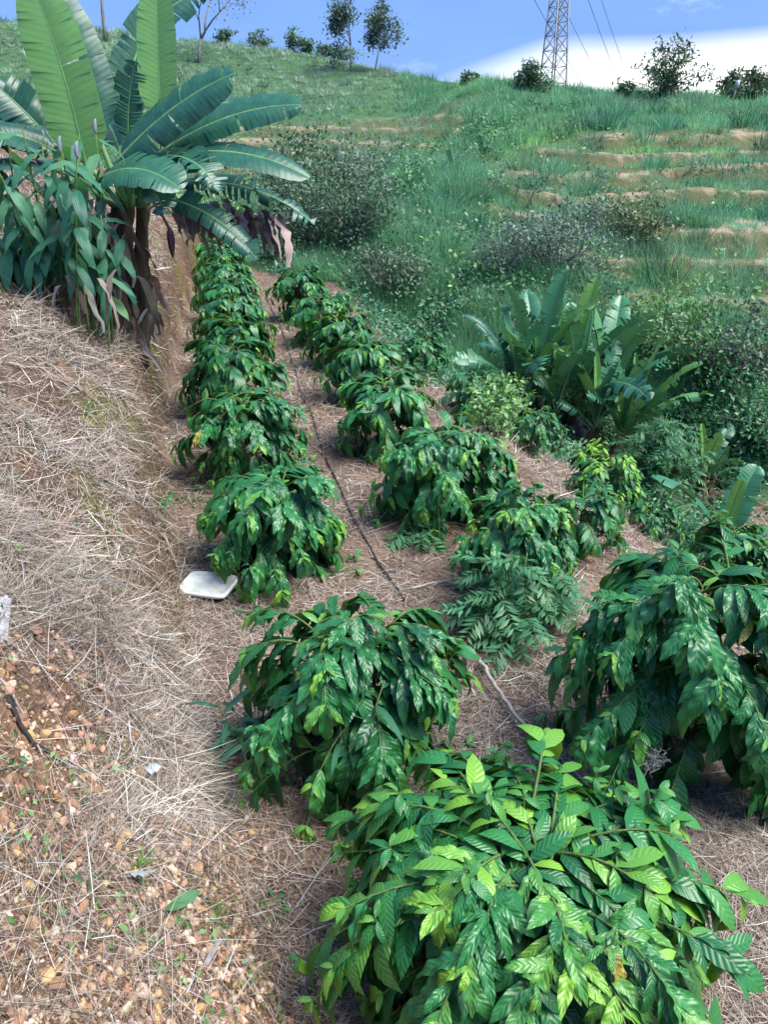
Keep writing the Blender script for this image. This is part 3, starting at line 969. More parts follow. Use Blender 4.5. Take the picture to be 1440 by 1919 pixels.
PAL_GREY = [(0.08, 0.15, 0.11), (0.13, 0.20, 0.16), (0.17, 0.24, 0.21), (0.05, 0.10, 0.07)]
PAL_DK = [(0.035, 0.085, 0.05), (0.06, 0.14, 0.07), (0.09, 0.16, 0.09), (0.12, 0.18, 0.13)]
PAL_BR = [(0.09, 0.22, 0.06), (0.16, 0.34, 0.06), (0.06, 0.16, 0.05)]
for (nm, lb, x, y, rx, rz, nl, sz, pal, kw) in [
    ('shrub', 'dark leafy shrub with pale branch, closest to the far end of the coffee rows', -2.35, 25.5, 1.5, 1.3, 2600, 0.13, PAL_DK, dict(seed=1, nstem=8)),
    ('shrub', 'dark grey green shrub behind the right end of the far coffee row', -0.7, 24.2, 1.2, 1.0, 2200, 0.12, PAL_DK, dict(seed=2, nstem=8)),
    ('shrub', 'tallest dark shrub under the banana leaf tips on the far slope', -3.0, 29.5, 1.9, 1.7, 3000, 0.15, PAL_DK, dict(seed=3, nstem=9)),
    ('shrub', 'open shrub with pale bare branches above the dark shrubs of the far slope', -1.3, 32.0, 1.7, 1.5, 1500, 0.15, PAL_GREY, dict(seed=4, nstem=9)),
    ('shrub', 'rounded shrub at the mouth of the gully, left of the green valley wall', 0.3, 21.5, 1.1, 0.8, 1700, 0.11, PAL_DK, dict(seed=5, nstem=7)),
    ('shrub', 'silvery grey shrub with bare twigs directly behind the big banana clump', 4.6, 22.3, 1.6, 1.0, 2400, 0.10, PAL_GREY, dict(seed=6, nstem=9)),
    ('shrub', 'grey shrub with pale crooked branch left of the silvery shrub', 3.3, 21.6, 0.9, 0.8, 700, 0.09, PAL_GREY, dict(seed=7, nstem=7)),
    ('shrub', 'small grey shrub on the terrace above the silvery shrub', 6.2, 25.2, 0.8, 0.7, 900, 0.11, PAL_GREY, dict(seed=8, nstem=5)),
    ('shrub', 'olive green leathery shrub on the terrace edge right of the grey shrub', 7.6, 24.8, 1.1, 0.7, 1500, 0.13, [(0.12, 0.16, 0.07), (0.20, 0.23, 0.12), (0.06, 0.10, 0.05)], dict(seed=9, nstem=6)),
    ('shrub', 'light green leafy bush right of the big banana clump', 7.3, 18.9, 1.3, 0.9, 2600, 0.12, [(0.07, 0.19, 0.08), (0.12, 0.26, 0.10), (0.18, 0.32, 0.12)], dict(seed=10, nstem=8)),
    ('shrub', 'green bush tangled with dark purple stems on the right valley side', 8.6, 18.2, 1.2, 0.8, 2300, 0.11, [(0.05, 0.15, 0.07), (0.08, 0.20, 0.09), (0.10, 0.07, 0.10)], dict(seed=11, nstem=10, bark=M_dark)),
    ('shrub', 'dense dark bush at the foot of the right valley side', 8.8, 16.6, 1.3, 0.9, 2600, 0.10, PAL_W, dict(seed=12, nstem=8)),
    ('shrub', 'bright yellow green bush at the end of the row along the bank', -5.0, 24.9, 0.8, 1.0, 1300, 0.12, PAL_BR, dict(seed=13, nstem=6)),
    ('shrub', 'pale green narrow leaved bush behind the third coffee bush of the middle row', 1.35, 8.9, 0.42, 0.50, 900, 0.075, [(0.13, 0.27, 0.09), (0.20, 0.36, 0.10), (0.08, 0.18, 0.07)], dict(seed=14, nstem=6)),
]:
    shrub(nm, lb, x, y, rx, rz, nl, sz, pal, None, **kw)
for j, (x, y, s, h, lb) in enumerate([(-7.6, 75.5, 0.9, 0.9, 'dark bush on the left skyline with the tallest, narrow top'), (-6.4, 75, 0.7, 0.6, 'round dark bush on the left skyline beside the tallest one'),
                              (-10.5, 76, 1.0, 0.6, 'low dark bush on the skyline right of the slender bare tree'), (-4.9, 74, 0.8, 0.55, 'small round skyline bush halfway between slender tree and twin trees'),
                              (-3.2, 73, 1.2, 0.75, 'wide dark bush on the skyline left of the twin trees'), (-13.8, 77, 0.8, 0.6, 'low skyline bush behind the slender bare tree'),
                              (5.4, 55.5, 0.5, 0.5, 'tiny dark bush poking over the grassy ridge left of the pylon'), (13.9, 50.6, 0.45, 0.4, 'tiny bush on the bright ridge right of the pylon')]):
    shrub('skyline_bush', lb, x, y, s, h, 420, 0.24, PAL_DK, None, seed=30 + j, group='bushes along the ridge line', nstem=5, cat='bush')


def tree(name, label, x, y, h, crown, nleaf, size, pal, seed, lean=(0, 0), fork=0.35, spread=0.75, group=None, zoff=0.0, depth=4, drop=0.0):
    """tapered trunk, recursive limbs, leaves round the outer twigs"""
    r = np.random.default_rng(seed)
    z0 = ground(x, y) + zoff
    t = thing(name, label, 'tree', (x, y, z0 - 0.1), group)
    B = Bag(); tips = []

    def grow(p, d, L, rad, lev):
        d = nrm(d); bend = r.normal(0, 0.16, 3)
        q = [p + d * L * s + bend * L * s * s for s in np.linspace(0, 1, 4)]
        V, qd, tr = tube(q, np.linspace(rad, rad * 0.62, 4), 6 if lev < 2 else 4)
        B.add(V, qd, tr)
        if lev >= depth - 1: tips.extend([q[2], q[3]])
        if lev >= depth: return
        for _ in range(3 if lev == 0 else r.integers(2, 4)):
            nd = nrm(d + r.normal(0, spread, 3) + np.array([0, 0, 0.25 - drop * lev]))
            grow(q[3] if r.random() < 0.7 else q[2], nd, L * (0.58 + 0.22 * r.random()), rad * 0.55, lev + 1)

    grow(np.zeros(3), np.array([lean[0], lean[1], 1.0]), h * fork, h * 0.022, 0)
    link('trunk', B.mesh('trunk', M_treebark), t)
    tips = np.array(tips); n = nleaf
    i = r.integers(0, len(tips), n)
    C = tips[i] + r.normal(0, crown * 0.13, (n, 3))
    cl = r.normal(0, 0.2, (len(tips), 1))[i]
    V, T, Cc = leaf_quads(C, size, np.array([0, -0.2, 0.8]), np.clip(pick(pal, n, None, 0.15, r) * (1 + cl), 0.004, 0.9), 0.5, r)
    link('crown', mesh_np('crown', V, None, T, True, None, Cc, None, M_foliage), t)
    return t


PAL_T = [(0.07, 0.12, 0.09), (0.11, 0.16, 0.12), (0.05, 0.09, 0.07)]
tree('ridge_tree', 'slender open tree on the ridge, left one of the twin trees', -2.4, 65.0, 3.9, 2.2, 1900, 0.22, PAL_T, 50, (-0.1, 0), 0.40, 0.55)
tree('ridge_tree', 'bushier ridge tree, right one of the twin trees with leaning crown', -0.7, 64.5, 3.6, 2.2, 2300, 0.22, PAL_T, 57, (0.22, 0), 0.36, 0.62)
tree('ridge_tree', 'bare slender tree on the left hill rising past the top of the picture', -14.2, 68.0, 7.4, 3.4, 1500, 0.22, [(0.14, 0.16, 0.16), (0.20, 0.22, 0.22)], 63, (0.02, 0), 0.42, 0.5)
tree('ridge_tree', 'dark leafy tree behind the upright banana leaves at the top left', -23.0, 74.0, 8.5, 4.2, 2200, 0.26, PAL_T, 71, (0, 0), 0.36, 0.6)
for x, y, h, sd, lb in [(16.3, 50.5, 3.3, 81, 'drooping bamboo like clump on the bright ridge right of the pylon'), 
                        (20.3, 51.5, 1.9, 85, 'arching thicket on the ridge near the right edge'), (21.9, 51.5, 2.2, 87, 'arching thicket on the ridge cut by the right edge'),
                        (9.0, 53.5, 1.5, 89, 'small wispy tree on the ridge just left of the pylon')]:
    r = np.random.default_rng(sd); z0 = ground(x, y)
    t = thing('bamboo_clump', lb, 'bamboo', (x, y, z0 - 0.3)); B = Bag(); L_ = []
    for k in range(22):
        a = r.random() * 6.28; tt = np.linspace(0, 1, 8)[:, None]; rw = r.random(); rad = h * (0.12 + 0.75 * rw); hh = h * (1.1 - 0.75 * rw + 0.15 * r.random())
        pts = np.c_[math.cos(a) * rad * tt ** 1.8, math.sin(a) * rad * tt ** 1.8, hh * (1.35 * tt - 0.45 * tt ** 3)]
        V, q, tr = tube(pts, np.linspace(0.035, 0.008, 8), 4); B.add(V, q, tr)
        m = 95; s = 0.03 + 0.97 * r.random(m)
        c = np.stack([np.interp(s, tt[:, 0], pts[:, j]) for j in range(3)], 1) + r.normal(0, 0.22, (m, 3)) - np.array([0, 0, 0.12])
        L_.append(c)
    link('canes', B.mesh('canes', M_treebark), t, kind='stuff')
    C = np.concatenate(L_)
    V, T, Cc = leaf_quads(C, 0.28, np.array([0, 0, 0.7]), pick([(0.06, 0.12, 0.07), (0.10, 0.17, 0.09), (0.04, 0.08, 0.05)], len(C), None, 0.15, r), 0.35, r)
    link('foliage', mesh_np('foliage', V, None, T, True, None, Cc, None, M_foliage), t, kind='stuff')


# ------------------------------------------------------------------ coffee leaves
def leaf_shape(L, W, nv, nu, droop, fold, ribs, amp, wav, seed, slant=0.10, tip=0.35, pw=0.75, shape=0.92):
    r = np.random.default_rng(seed)
    v = np.linspace(0, 1, nv + 1)
    phi = -droop * v ** 1.15
    dy, dz_ = np.cos(phi), np.sin(phi)
    ys = np.r_[0, np.cumsum((dy[1:] + dy[:-1]) * 0.5)] * L / nv
    zs = np.r_[0, np.cumsum((dz_[1:] + dz_[:-1]) * 0.5)] * L / nv
    w = W * 0.5 * np.sin(np.pi * np.clip(v, 0, 1) ** shape).clip(0) ** pw * (1 - tip * sstep(0.78, 1, v)) + 0.004 * L
    u = np.linspace(-1, 1, nu + 1)
    VV, UU = np.meshgrid(v, u, indexing='ij')
    au = np.abs(UU); wv = w[:, None]
    x = UU * wv * math.cos(fold)
    nz_ = au * wv * math.sin(fold) + amp * wv * au ** 0.6 * np.sin(2 * np.pi * ribs * (VV - slant * au)) \
        + wav * wv * au ** 2 * np.sin(2 * np.pi * (3.3 * VV + (UU > 0) * 0.37 + r.random())) - 0.28 * wv * au ** 2
    sidebend = 0.06 * L * r.normal(0, 1) * VV ** 2
    V = np.stack([x + sidebend, ys[:, None] - np.sin(phi)[:, None] * nz_, zs[:, None] + np.cos(phi)[:, None] * nz_], -1).reshape(-1, 3)
    i = np.arange(nv)[:, None] * (nu + 1) + np.arange(nu)[None]
    Q = np.stack([i, i + 1, i + nu + 2, i + nu + 1], -1).reshape(-1, 4)
    UV = np.stack([UU * 0.5 + 0.5, VV], -1).reshape(-1, 2)
    return V, Q, UV


COF_HI, COF_MID = [], []
for k in range(8):
    dr = [0.8, 1.1, 1.45, 0.95, 1.75, 1.25, 0.65, 1.55][k]; W_ = [0.38, 0.34, 0.40, 0.36, 0.38, 0.33, 0.36, 0.39][k]
    V, Q, UV = leaf_shape(1, W_, 38, 6, dr, 0.40 + 0.06 * (k % 3), 8, 0.022, 0.17, k, slant=0.17)
    COF_HI.append(mesh_np('leaf', V, Q, None, True, UV, None, None, M_coffee))
    V, Q, UV = leaf_shape(1, W_, 10, 4, dr, 0.40 + 0.06 * (k % 3), 9, 0.0, 0.14, k)
    COF_MID.append(mesh_np('leaf', V, Q, None, True, UV, None, None, M_coffee))
COF_LOW = [leaf_shape(1, 0.39, 4, 2, d_, 0.25, 9, 0, 0, 3) for d_ in (0.8, 1.2, 1.5)]
CAMP = np.array([0, 0, CAM_Z])


def coffee(label, x, y, H, R, leaf, seed, nbr, nobj, young=0.25, flat=0.0, hi=False, squash=1.0, droop=1.0, topyoung=0.0, up=0.0, name='coffee_bush', skirt=0.14, hang=0.85, s0=0.22, dens=0.40, slim=0.82, messy=0.24, shoots=8, tbase=0.22, shtint=0.05, group='coffee bushes'):
    r = np.random.default_rng(seed)
    H *= 0.92 + 0.14 * r.random(); R *= 0.93 + 0.12 * r.random()
    z0 = ground(x, y)
    base = np.array([x, y, z0 - 0.02])
    t = thing(name, label, 'coffee bush', tuple(base), group)
    B = Bag(); LV = []; tipsP = []                                          # leaves: pos, y, z, scale, tint
    nst = 2 if R > 0.5 else 1
    stems = []
    for k in range(nst):
        off = r.normal(0, 0.05, 2) * R; lean = r.normal(0, 0.10, 2) * H
        tt = np.linspace(0, 1, 7)[:, None]
        pts = np.c_[off[0] + lean[0] * tt, off[1] + lean[1] * tt, H * 0.93 * tt] + r.normal(0, 0.008, (7, 3)) * tt
        V, q, tr = tube(pts, np.linspace(0.022, 0.007, 7) * (0.5 + R), 6)
        stems.append((pts, tt[:, 0]))
        link('stem', mesh_np('stem', V, q, tr, True, None, None, None, M_bark), t)
    az = r.random() * 6.28
    for b in range(nbr):
        f = skirt + (1 - skirt) * (b + 0.5) / nbr
        pts, tt = stems[b % nst]
        p0 = np.array([np.interp(f, tt, pts[:, j]) for j in range(3)])
        az += 2.39996 + r.normal(0, 0.25)
        prof = math.sqrt(max(0.04, 1 - ((f - 0.36) / 0.70) ** 2))
        Lb = R * prof * (0.80 + 0.36 * r.random()) * 1.05
        ca, sa = math.cos(az), math.sin(az)
        out = np.array([ca, sa, 0.0])
        rise = (0.55 + 0.55 * f + r.normal(0, 0.12)) * (1 + up); fall = (0.62 + 0.25 * r.random()) * droop
        K = 9; s = np.linspace(0, 1, K)
        path = p0 + out * (Lb * s)[:, None] + UPV * (Lb * (rise * s - fall * 1.15 * s * s))[:, None] + np.cross(UPV, out) * (Lb * 0.10 * r.normal() * s * s)[:, None]
        path[:, 2] = np.maximum(path[:, 2], 0.06)
        V, q, tr = tube(path, np.linspace(0.007, 0.0025, K) * (0.55 + R), 4, False)
        B.add(V, q, tr)
        T_ = nrm(np.gradient(path, axis=0))
        tipsP.append((path[5 + r.integers(0, 3)], out, f))
        nl = max(2, int(Lb / (leaf * dens) * (1.7 if f > 0.5 else 1.0)))
        for j in range(nl):
            sj = min(1.0, s0 + (1 - s0) * (j + 0.45 + 0.5 * r.random()) / nl)
            p = np.array([np.interp(sj, s, path[:, i]) for i in range(3)]); tg = nrm(np.array([np.interp(sj, s, T_[:, i]) for i in range(3)]))
            sd = nrm(np.cross(tg, UPV))
            last = j == nl - 1
            for sg in (-1, 1):
                if r.random() < 0.10: continue
                hg = hang * (0.45 + 1.1 * r.random()) * (1.15 - 0.5 * f)
                hr = math.hypot(p[0], p[1]) / R; hz_ = max(0.05, (p[2] - 0.25 * H) / (0.75 * H))
                ra = nrm(np.array([p[0], p[1], 1e-4])); dn = nrm(ra * hr + UPV * hz_)          # outward normal of the dome here
                nr_ = dn @ ra; dt = ra * dn[2] - UPV * nr_                                   # and its downward tangent
                yv = dt * 0.75 + tg * 0.2 + sd * sg * (0.22 + 0.40 * r.random() + 0.35 * dn[2]) - UPV * hg * 0.50 + dn * (0.15 + 0.6 * r.random()) + r.normal(0, messy, 3)
                zv = dn + UPV * 0.25 + sd * sg * 0.2 + r.normal(0, 0.22, 3)
                sc = leaf * (0.70 + 0.50 * r.random()) * (0.66 if last else 1.0) * (0.85 if f > 0.9 else 1.0)
                ti = np.clip(r.normal(tbase, 0.13) + young * (sj - 0.5) * 0.9 + (0.55 * (0.4 + young) if last else 0), 0, 1)
                if f > 0.86: ti = np.clip(ti + topyoung * r.random() * 1.3 + 0.10 * young, 0, 1)
                LV.append((p, yv, zv, sc, ti))
            if last:                                             # tiny fresh pair at the tip
                for sg in (-1, 1):
                    LV.append((p, tg * 0.7 + sd * sg * 0.5 + UPV * 0.5, UPV + out * 0.3, leaf * (0.22 + 0.18 * r.random()), min(1.0, 0.40 + 0.5 * r.random())))
    for pts, tt in stems:                                         # crown of the leaders
        for k in range(9):
            a = k * 2.4 + r.random(); f = 1 - 0.05 * (k // 2)
            p = np.array([np.interp(f, tt, pts[:, j]) for j in range(3)])
            o_ = np.array([math.cos(a), math.sin(a), 0])
            LV.append((p, o_ * 0.8 + UPV * (0.75 - 0.13 * k), UPV + o_ * -0.2, leaf * (0.4 + 0.05 * k), np.clip(0.75 - 0.05 * k + topyoung, 0, 1)))
    for k in range(shoots):                                       # side shoots ending in a rosette of younger leaves
        p, out, f = tipsP[-1 - int(len(tipsP) * 0.8 * r.random() ** 1.3)]
        hs = leaf * (0.25 + 0.35 * r.random()); e = p + UPV * hs + out * hs * 0.5
        V, q, tr = tube(np.linspace(p, e, 3), [0.003, 0.003, 0.002], 4, False); B.add(V, q)
        a0 = r.random() * 6.28
        for j in range(7):
            a = a0 + j * 2.4; o_ = np.array([math.cos(a), math.sin(a), 0.0]); up_ = 0.9 - 0.22 * j
            LV.append((p + (e - p) * (1 - 0.11 * j), o_ * 0.75 + UPV * (up_ * 0.5 - 0.25) + out * 0.55 + r.normal(0, 0.2, 3), UPV + o_ * 0.35 + out * 0.2, leaf * (0.32 + 0.10 * j) * (0.85 + 0.3 * r.random()),
                       float(np.clip(tbase + 0.42 * young + shtint - 0.055 * j + r.normal(0, 0.1), 0, 1))))
    link('branches', B.mesh('branches', M_twig), t, kind='stuff')
    # the leaves that show most become objects of their own, the inner rest is one mass
    P_ = np.array([l[0] for l in LV]); sc = np.array([l[3] for l in LV])
    cv = nrm(CAMP - base - np.array([0, 0, H * 0.5]))
    score = ((P_ - np.array([0, 0, H * 0.45])) @ cv) / R + 0.35 * sc / leaf + r.normal(0, 0.08, len(LV))
    order = np.argsort(-score)
    pool = COF_HI if hi else COF_MID
    for i in order[:nobj]:
        p, yv, zv, s_, ti = LV[i]
        o = link('leaf', pool[r.integers(0, 8)], t, M=basis(yv, zv, p, (s_ * slim * (0.78 + 0.4 * r.random()), s_, s_ * (0.6 + 0.8 * r.random()))))
        o.color = (float(ti), 0.8 if r.random() < 0.005 else 0.0, 0, 1)
    rest = order[nobj:]
    if len(rest):
        Vs, Qs, Us, Ts = [], [], [], []; n0 = 0
        for i in rest:
            p, yv, zv, s_, ti = LV[i]
            m_ = np.array(basis(yv, zv, p, s_)); V, Q, UV = COF_LOW[i % 3]
            Vs.append(V @ m_[:3, :3].T + m_[:3, 3]); Qs.append(Q + n0); Us.append(UV); Ts.append(np.full(len(V), ti)); n0 += len(V)
        o = link('foliage', mesh_np('foliage', np.concatenate(Vs), np.concatenate(Qs), None, True, np.concatenate(Us), None, np.concatenate(Ts), M_coffee), t, kind='stuff')
        o.color = (0, 0, 0, 1)
    return t


coffee('nearest coffee bush, broad bright green dome at the bottom of the picture', 0.54, 2.05, 0.78, 0.71, 0.200, 1, 150, 300, 0.7, hi=True, droop=1.0, hang=0.55, topyoung=0.30, s0=0.12, dens=0.34, slim=0.78, shoots=30, tbase=0.27, messy=0.36)
coffee('drooping coffee bush below the white board, second along the bank', -0.16, 3.45, 1.10, 0.59, 0.264, 2, 52, 300, 0.42, hi=True, droop=1.15, dens=0.32)
coffee('coffee bush leaning over the white board, third along the bank', -0.92, 5.85, 0.91, 0.60, 0.264, 3, 54, 300, 0.35, hi=True, droop=1.1, dens=0.32)
coffee('coffee bush fourth along the bank, just behind the one at the white board', -1.44, 7.95, 0.87, 0.66, 0.264, 4, 49, 240, 0.3, hi=True, droop=1.1)
coffee('coffee bush fifth along the bank, spreading onto the mossy bank face', -2.05, 10.2, 0.91, 0.70, 0.264, 5, 49, 200, 0.4, droop=1.1)
coffee('coffee bush sixth along the bank counted from the camera', -2.37, 12.2, 0.91, 0.68, 0.264, 6, 46, 130, 0.35)
coffee('coffee bush seventh along the bank counted from the camera', -2.74, 14.2, 0.88, 0.68, 0.264, 7, 46, 90, 0.35)
coffee('coffee bush eighth along the bank counted from the camera', -3.17, 16.2, 0.89, 0.66, 0.264, 8, 44, 70, 0.35)
coffee('coffee bush ninth along the bank counted from the camera', -3.62, 18.3, 0.91, 0.66, 0.264, 9, 44, 50, 0.4)
coffee('coffee bush tenth along the bank, last but one before the yellow green bush', -4.06, 20.4, 0.95, 0.71, 0.264, 10, 44, 40, 0.4)
coffee('farthest coffee bush along the bank, beside the bright yellow green bush', -4.65, 22.8, 1.02, 0.73, 0.264, 11, 44, 30, 0.45)
coffee('tall dark coffee bush cut by the right edge with pale shiny top leaves', 1.72, 3.50, 1.30, 0.66, 0.264, 21, 65, 300, 0.25, hi=True, droop=1.0, dens=0.28, shoots=14)
coffee('coffee bush of the middle row rising out of feathery weeds', 1.02, 5.55, 0.86, 0.46, 0.264, 22, 39, 220, 0.35, hi=True)
coffee('broad coffee bush of the middle row in front of the pale narrow leaved bush', 0.50, 6.95, 0.93, 0.64, 0.264, 23, 52, 260, 0.4, hi=True)
coffee('coffee bush of the middle row, fourth from the camera beside the hose path', 0.07, 8.75, 0.98, 0.62, 0.264, 24, 49, 200, 0.35)
coffee('coffee bush of the middle row, fifth from the camera', -0.28, 10.9, 0.91, 0.60, 0.264, 25, 46, 140, 0.35)
coffee('coffee bush of the middle row, sixth from the camera', -0.71, 12.5, 0.95, 0.60, 0.264, 26, 46, 100, 0.35)
coffee('coffee bush of the middle row, seventh from the camera', -1.18, 14.4, 0.95, 0.62, 0.264, 27, 44, 80, 0.35)
coffee('farthest coffee bush of the middle row before the dark shrubs', -1.83, 16.7, 0.99, 0.60, 0.264, 28, 44, 60, 0.35)
coffee('coffee bush with glowing yellow green young top on the lower slope', 2.80, 9.25, 0.80, 0.55, 0.194, 31, 41, 200, 0.2, topyoung=0.9, shoots=34, shtint=0.9)
coffee('small coffee bush squeezed behind the feathery weeds', 1.80, 6.30, 0.62, 0.40, 0.194, 32, 23, 90, 0.35)
coffee('little coffee bush on the lower slope above the tall dark one', 4.02, 10.3, 0.57, 0.46, 0.194, 33, 23, 80, 0.2)
coffee('coffee bush on the lower slope showing behind the tall dark bush', 4.15, 8.35, 0.90, 0.60, 0.194, 34, 39, 120, 0.4)
coffee('dark coffee bush standing left of the big banana clump', 2.34, 11.8, 0.74, 0.48, 0.194, 35, 28, 80, 0.2)
coffee('low coffee bush showing between the middle row and the banana clump', 1.34, 10.8, 0.74, 0.56, 0.194, 36, 31, 70, 0.3)
coffee('coffee bush half hidden behind the fifth bush of the middle row', 0.66, 13.2, 0.67, 0.43, 0.211, 37, 28, 50, 0.25)
coffee('yellow green leafy coffee bush at the right edge behind the tall dark one', 4.35, 7.45, 0.70, 0.36, 0.194, 38, 26, 90, 0.8)


# ------------------------------------------------------------------ banana plants
def banana_leaf(d0, d1, L, W, n0, tear=0.15, seed=0, fold=0.35, hang=0.5, petiole=0.12, tint=0.2, pw=1.4, nv=26, prof=0.5, torn_drop=0.5, root=None):
    """leaf from the origin; returns blade (V,Q,UV) and midrib tube"""
    r = np.random.default_rng(seed)
    d0, d1 = nrm(d0), nrm(d1)
    K = nv + 1
    tt = np.linspace(0, 1, K)
    D = nrm(d0[None] * (1 - (tt ** pw)[:, None]) + d1[None] * (tt ** pw)[:, None])
    Pm = np.r_[np.zeros((1, 3)), np.cumsum((D[1:] + D[:-1]) * 0.5, axis=0)] * (L / nv)
    n0 = nrm(n0)
    Nn = nrm(n0[None] - D * (D @ n0)[:, None]); S = np.cross(D, Nn)
    vb = np.clip((tt - petiole) / (1 - petiole), 0, 1)
    w = W * 0.5 * np.minimum(1, (vb / 0.16 + 1e-6)) ** prof * np.sqrt(np.clip(1 - (np.clip(vb - 0.5, 0, 1) / 0.505) ** 2.6, 0, 1))
    Vs, Qs, Us = [], [], []; n = 0
    U = np.array([0, 0.28, 0.62, 1.0]); dU = np.diff(U)
    k0 = int(np.ceil(petiole * nv))
    for side in (-1, 1):
        g = 0.0; cut_prev = False
        for k in range(k0, nv):
            cut = r.random() < tear
            if cut_prev: g = r.normal(0, 1) * torn_drop
            ripple = 0.05 * math.sin(k * 1.7 + side)
            row = []
            for e in (0, 1):
                kk = k + e
                gap = 0.0
                if (e == 0 and cut_prev) or (e == 1 and cut): gap = 0.18 + 0.2 * r.random()
                gj = g + ripple
                ang = fold - (hang + gj) * np.array([0.15, 0.6, 1.2])
                inc = np.cos(ang)[:, None] * S[kk] * side + np.sin(ang)[:, None] * Nn[kk]
                # gravity pulls the outer part of the strips
                off = np.r_[np.zeros((1, 3)), np.cumsum(inc * (dU * w[kk])[:, None], axis=0)]
                off += D[kk] * (U[:, None] * w[kk] * 0.22)
                if gap:
                    off += D[kk] * ((-1 if e == 1 else 1) * gap * L / nv * (U[:, None]) ** 0.8)
                row.append(Pm[kk] + off)
            a, b = row
            Vs.append(np.r_[a, b])
            i = np.arange(3)
            q = np.stack([i, i + 1, i + 5, i + 4], -1) + n
            Qs.append(q if side > 0 else q[:, ::-1]); n += 8
            uu = 0.5 + side * 0.5 * U
            Us.append(np.r_[np.c_[uu, np.full(4, vb[k])], np.c_[uu, np.full(4, vb[k + 1])]])
            cut_prev = cut
    rad = np.linspace(0.025, 0.003, K) * (0.45 + 0.3 * L)
    rad[:k0 + 1] *= 1.15
    Pt = Pm - Nn * (rad * 0.55)[:, None]
    if root is not None:                                          # leaf stalk curving up out of the stem
        q = np.linspace(0, 1, 6)[:-1, None]; c_ = 0.5 * root - d0 * np.linalg.norm(root) * 0.15
        Pt = np.r_[root * (1 - q) ** 2 + 2 * c_ * q * (1 - q), Pt]; rad = np.r_[np.linspace(0.042, rad[0], 6)[:-1], rad]
    tub = tube(Pt, rad, 7)
    return np.concatenate(Vs), np.concatenate(Qs), np.concatenate(Us), tub


def add_banana_leaf(t, pos, d0, d1, L, W, n0, tint=0.2, name='leaf', mat=None, **kw):
    V, Q, U, (tv, tq, ttri) = banana_leaf(d0, d1, L, W, n0, **kw)
    o = link(name, mesh_np('leaf', V, Q, None, True, U, None, None, mat or M_banana), t, M=Matrix.Translation(pos))
    o.color = (tint, 0, 0, 1)
    link('midrib', mesh_np('midrib', tv, tq, ttri, True, None, None, None, M_midrib if mat is None else M_pseudo), o)
    return o


def dry_strip(t, pos, d0, L, W, seed, pal=((0.26, 0.21, 0.18), (0.16, 0.11, 0.08), (0.42, 0.38, 0.35), (0.10, 0.07, 0.055))):
    """withered hanging leaf: a crumpled ribbon"""
    r = np.random.default_rng(seed)
    K = 9; s = np.linspace(0, 1, K)[:, None]
    p = nrm(d0) * L * 0.35 * s ** 0.7 * np.array([1, 1, 0.3]) - UPV * L * s ** 1.4 + np.cumsum(r.normal(0, 0.03 * L, (K, 3)), axis=0)
    a = r.random() * 3.1 + np.cumsum(r.normal(0, 0.35, K))
    sd = np.c_[np.cos(a), np.sin(a), np.zeros(K)] * (W * 0.5 * (0.35 + np.sin(np.pi * np.linspace(0.12, 0.97, K))))[:, None]
    md = np.c_[-np.sin(a), np.cos(a), np.zeros(K)] * (W * 0.25 * r.normal(0, 1, K))[:, None]
    V = np.stack([p - sd, p + md, p + sd], 1).reshape(-1, 3)
    i = np.arange(K - 1)[:, None] * 3 + np.arange(2)[None]
    Q = np.stack([i, i + 1, i + 4, i + 3], -1).reshape(-1, 4)
    c = pick(pal, 1, None, 0.2, r)[0]
    C = np.clip(c[None] * (1 + r.normal(0, 0.12, (len(V), 1))), 0.01, 0.9)
    link('dry_leaf', mesh_np('dry_leaf', V, Q, None, True, None, C, None, M_dry), t, M=Matrix.Translation(pos))


def pseudostem(t, p0, p1, r0, r1, seed, name='stem'):
    r = np.random.default_rng(seed)
    s = np.linspace(0, 1, 12)[:, None]
    pts = p0 + (p1 - p0) * s + r.normal(0, 0.012, (12, 3))
    rad = np.linspace(r0, r1, 12) * (1 + r.normal(0, 0.05, 12))
    V, q, tr = tube(pts, rad, 12)
    link(name, mesh_np(name, V, q, tr, True, None, None, None, M_pseudo), t)
    # loose old sheaths round the stem
    for k in range(4):
        a = r.random() * 6.28; o_ = np.array([math.cos(a), math.sin(a), 0])
        f = 0.15 + 0.6 * r.random(); b = p0 + (p1 - p0) * f + o_ * r0 * 0.9
        dry_strip(t, b, o_, 0.35 + 0.4 * r.random(), 0.05 + 0.05 * r.random(), seed * 31 + k)


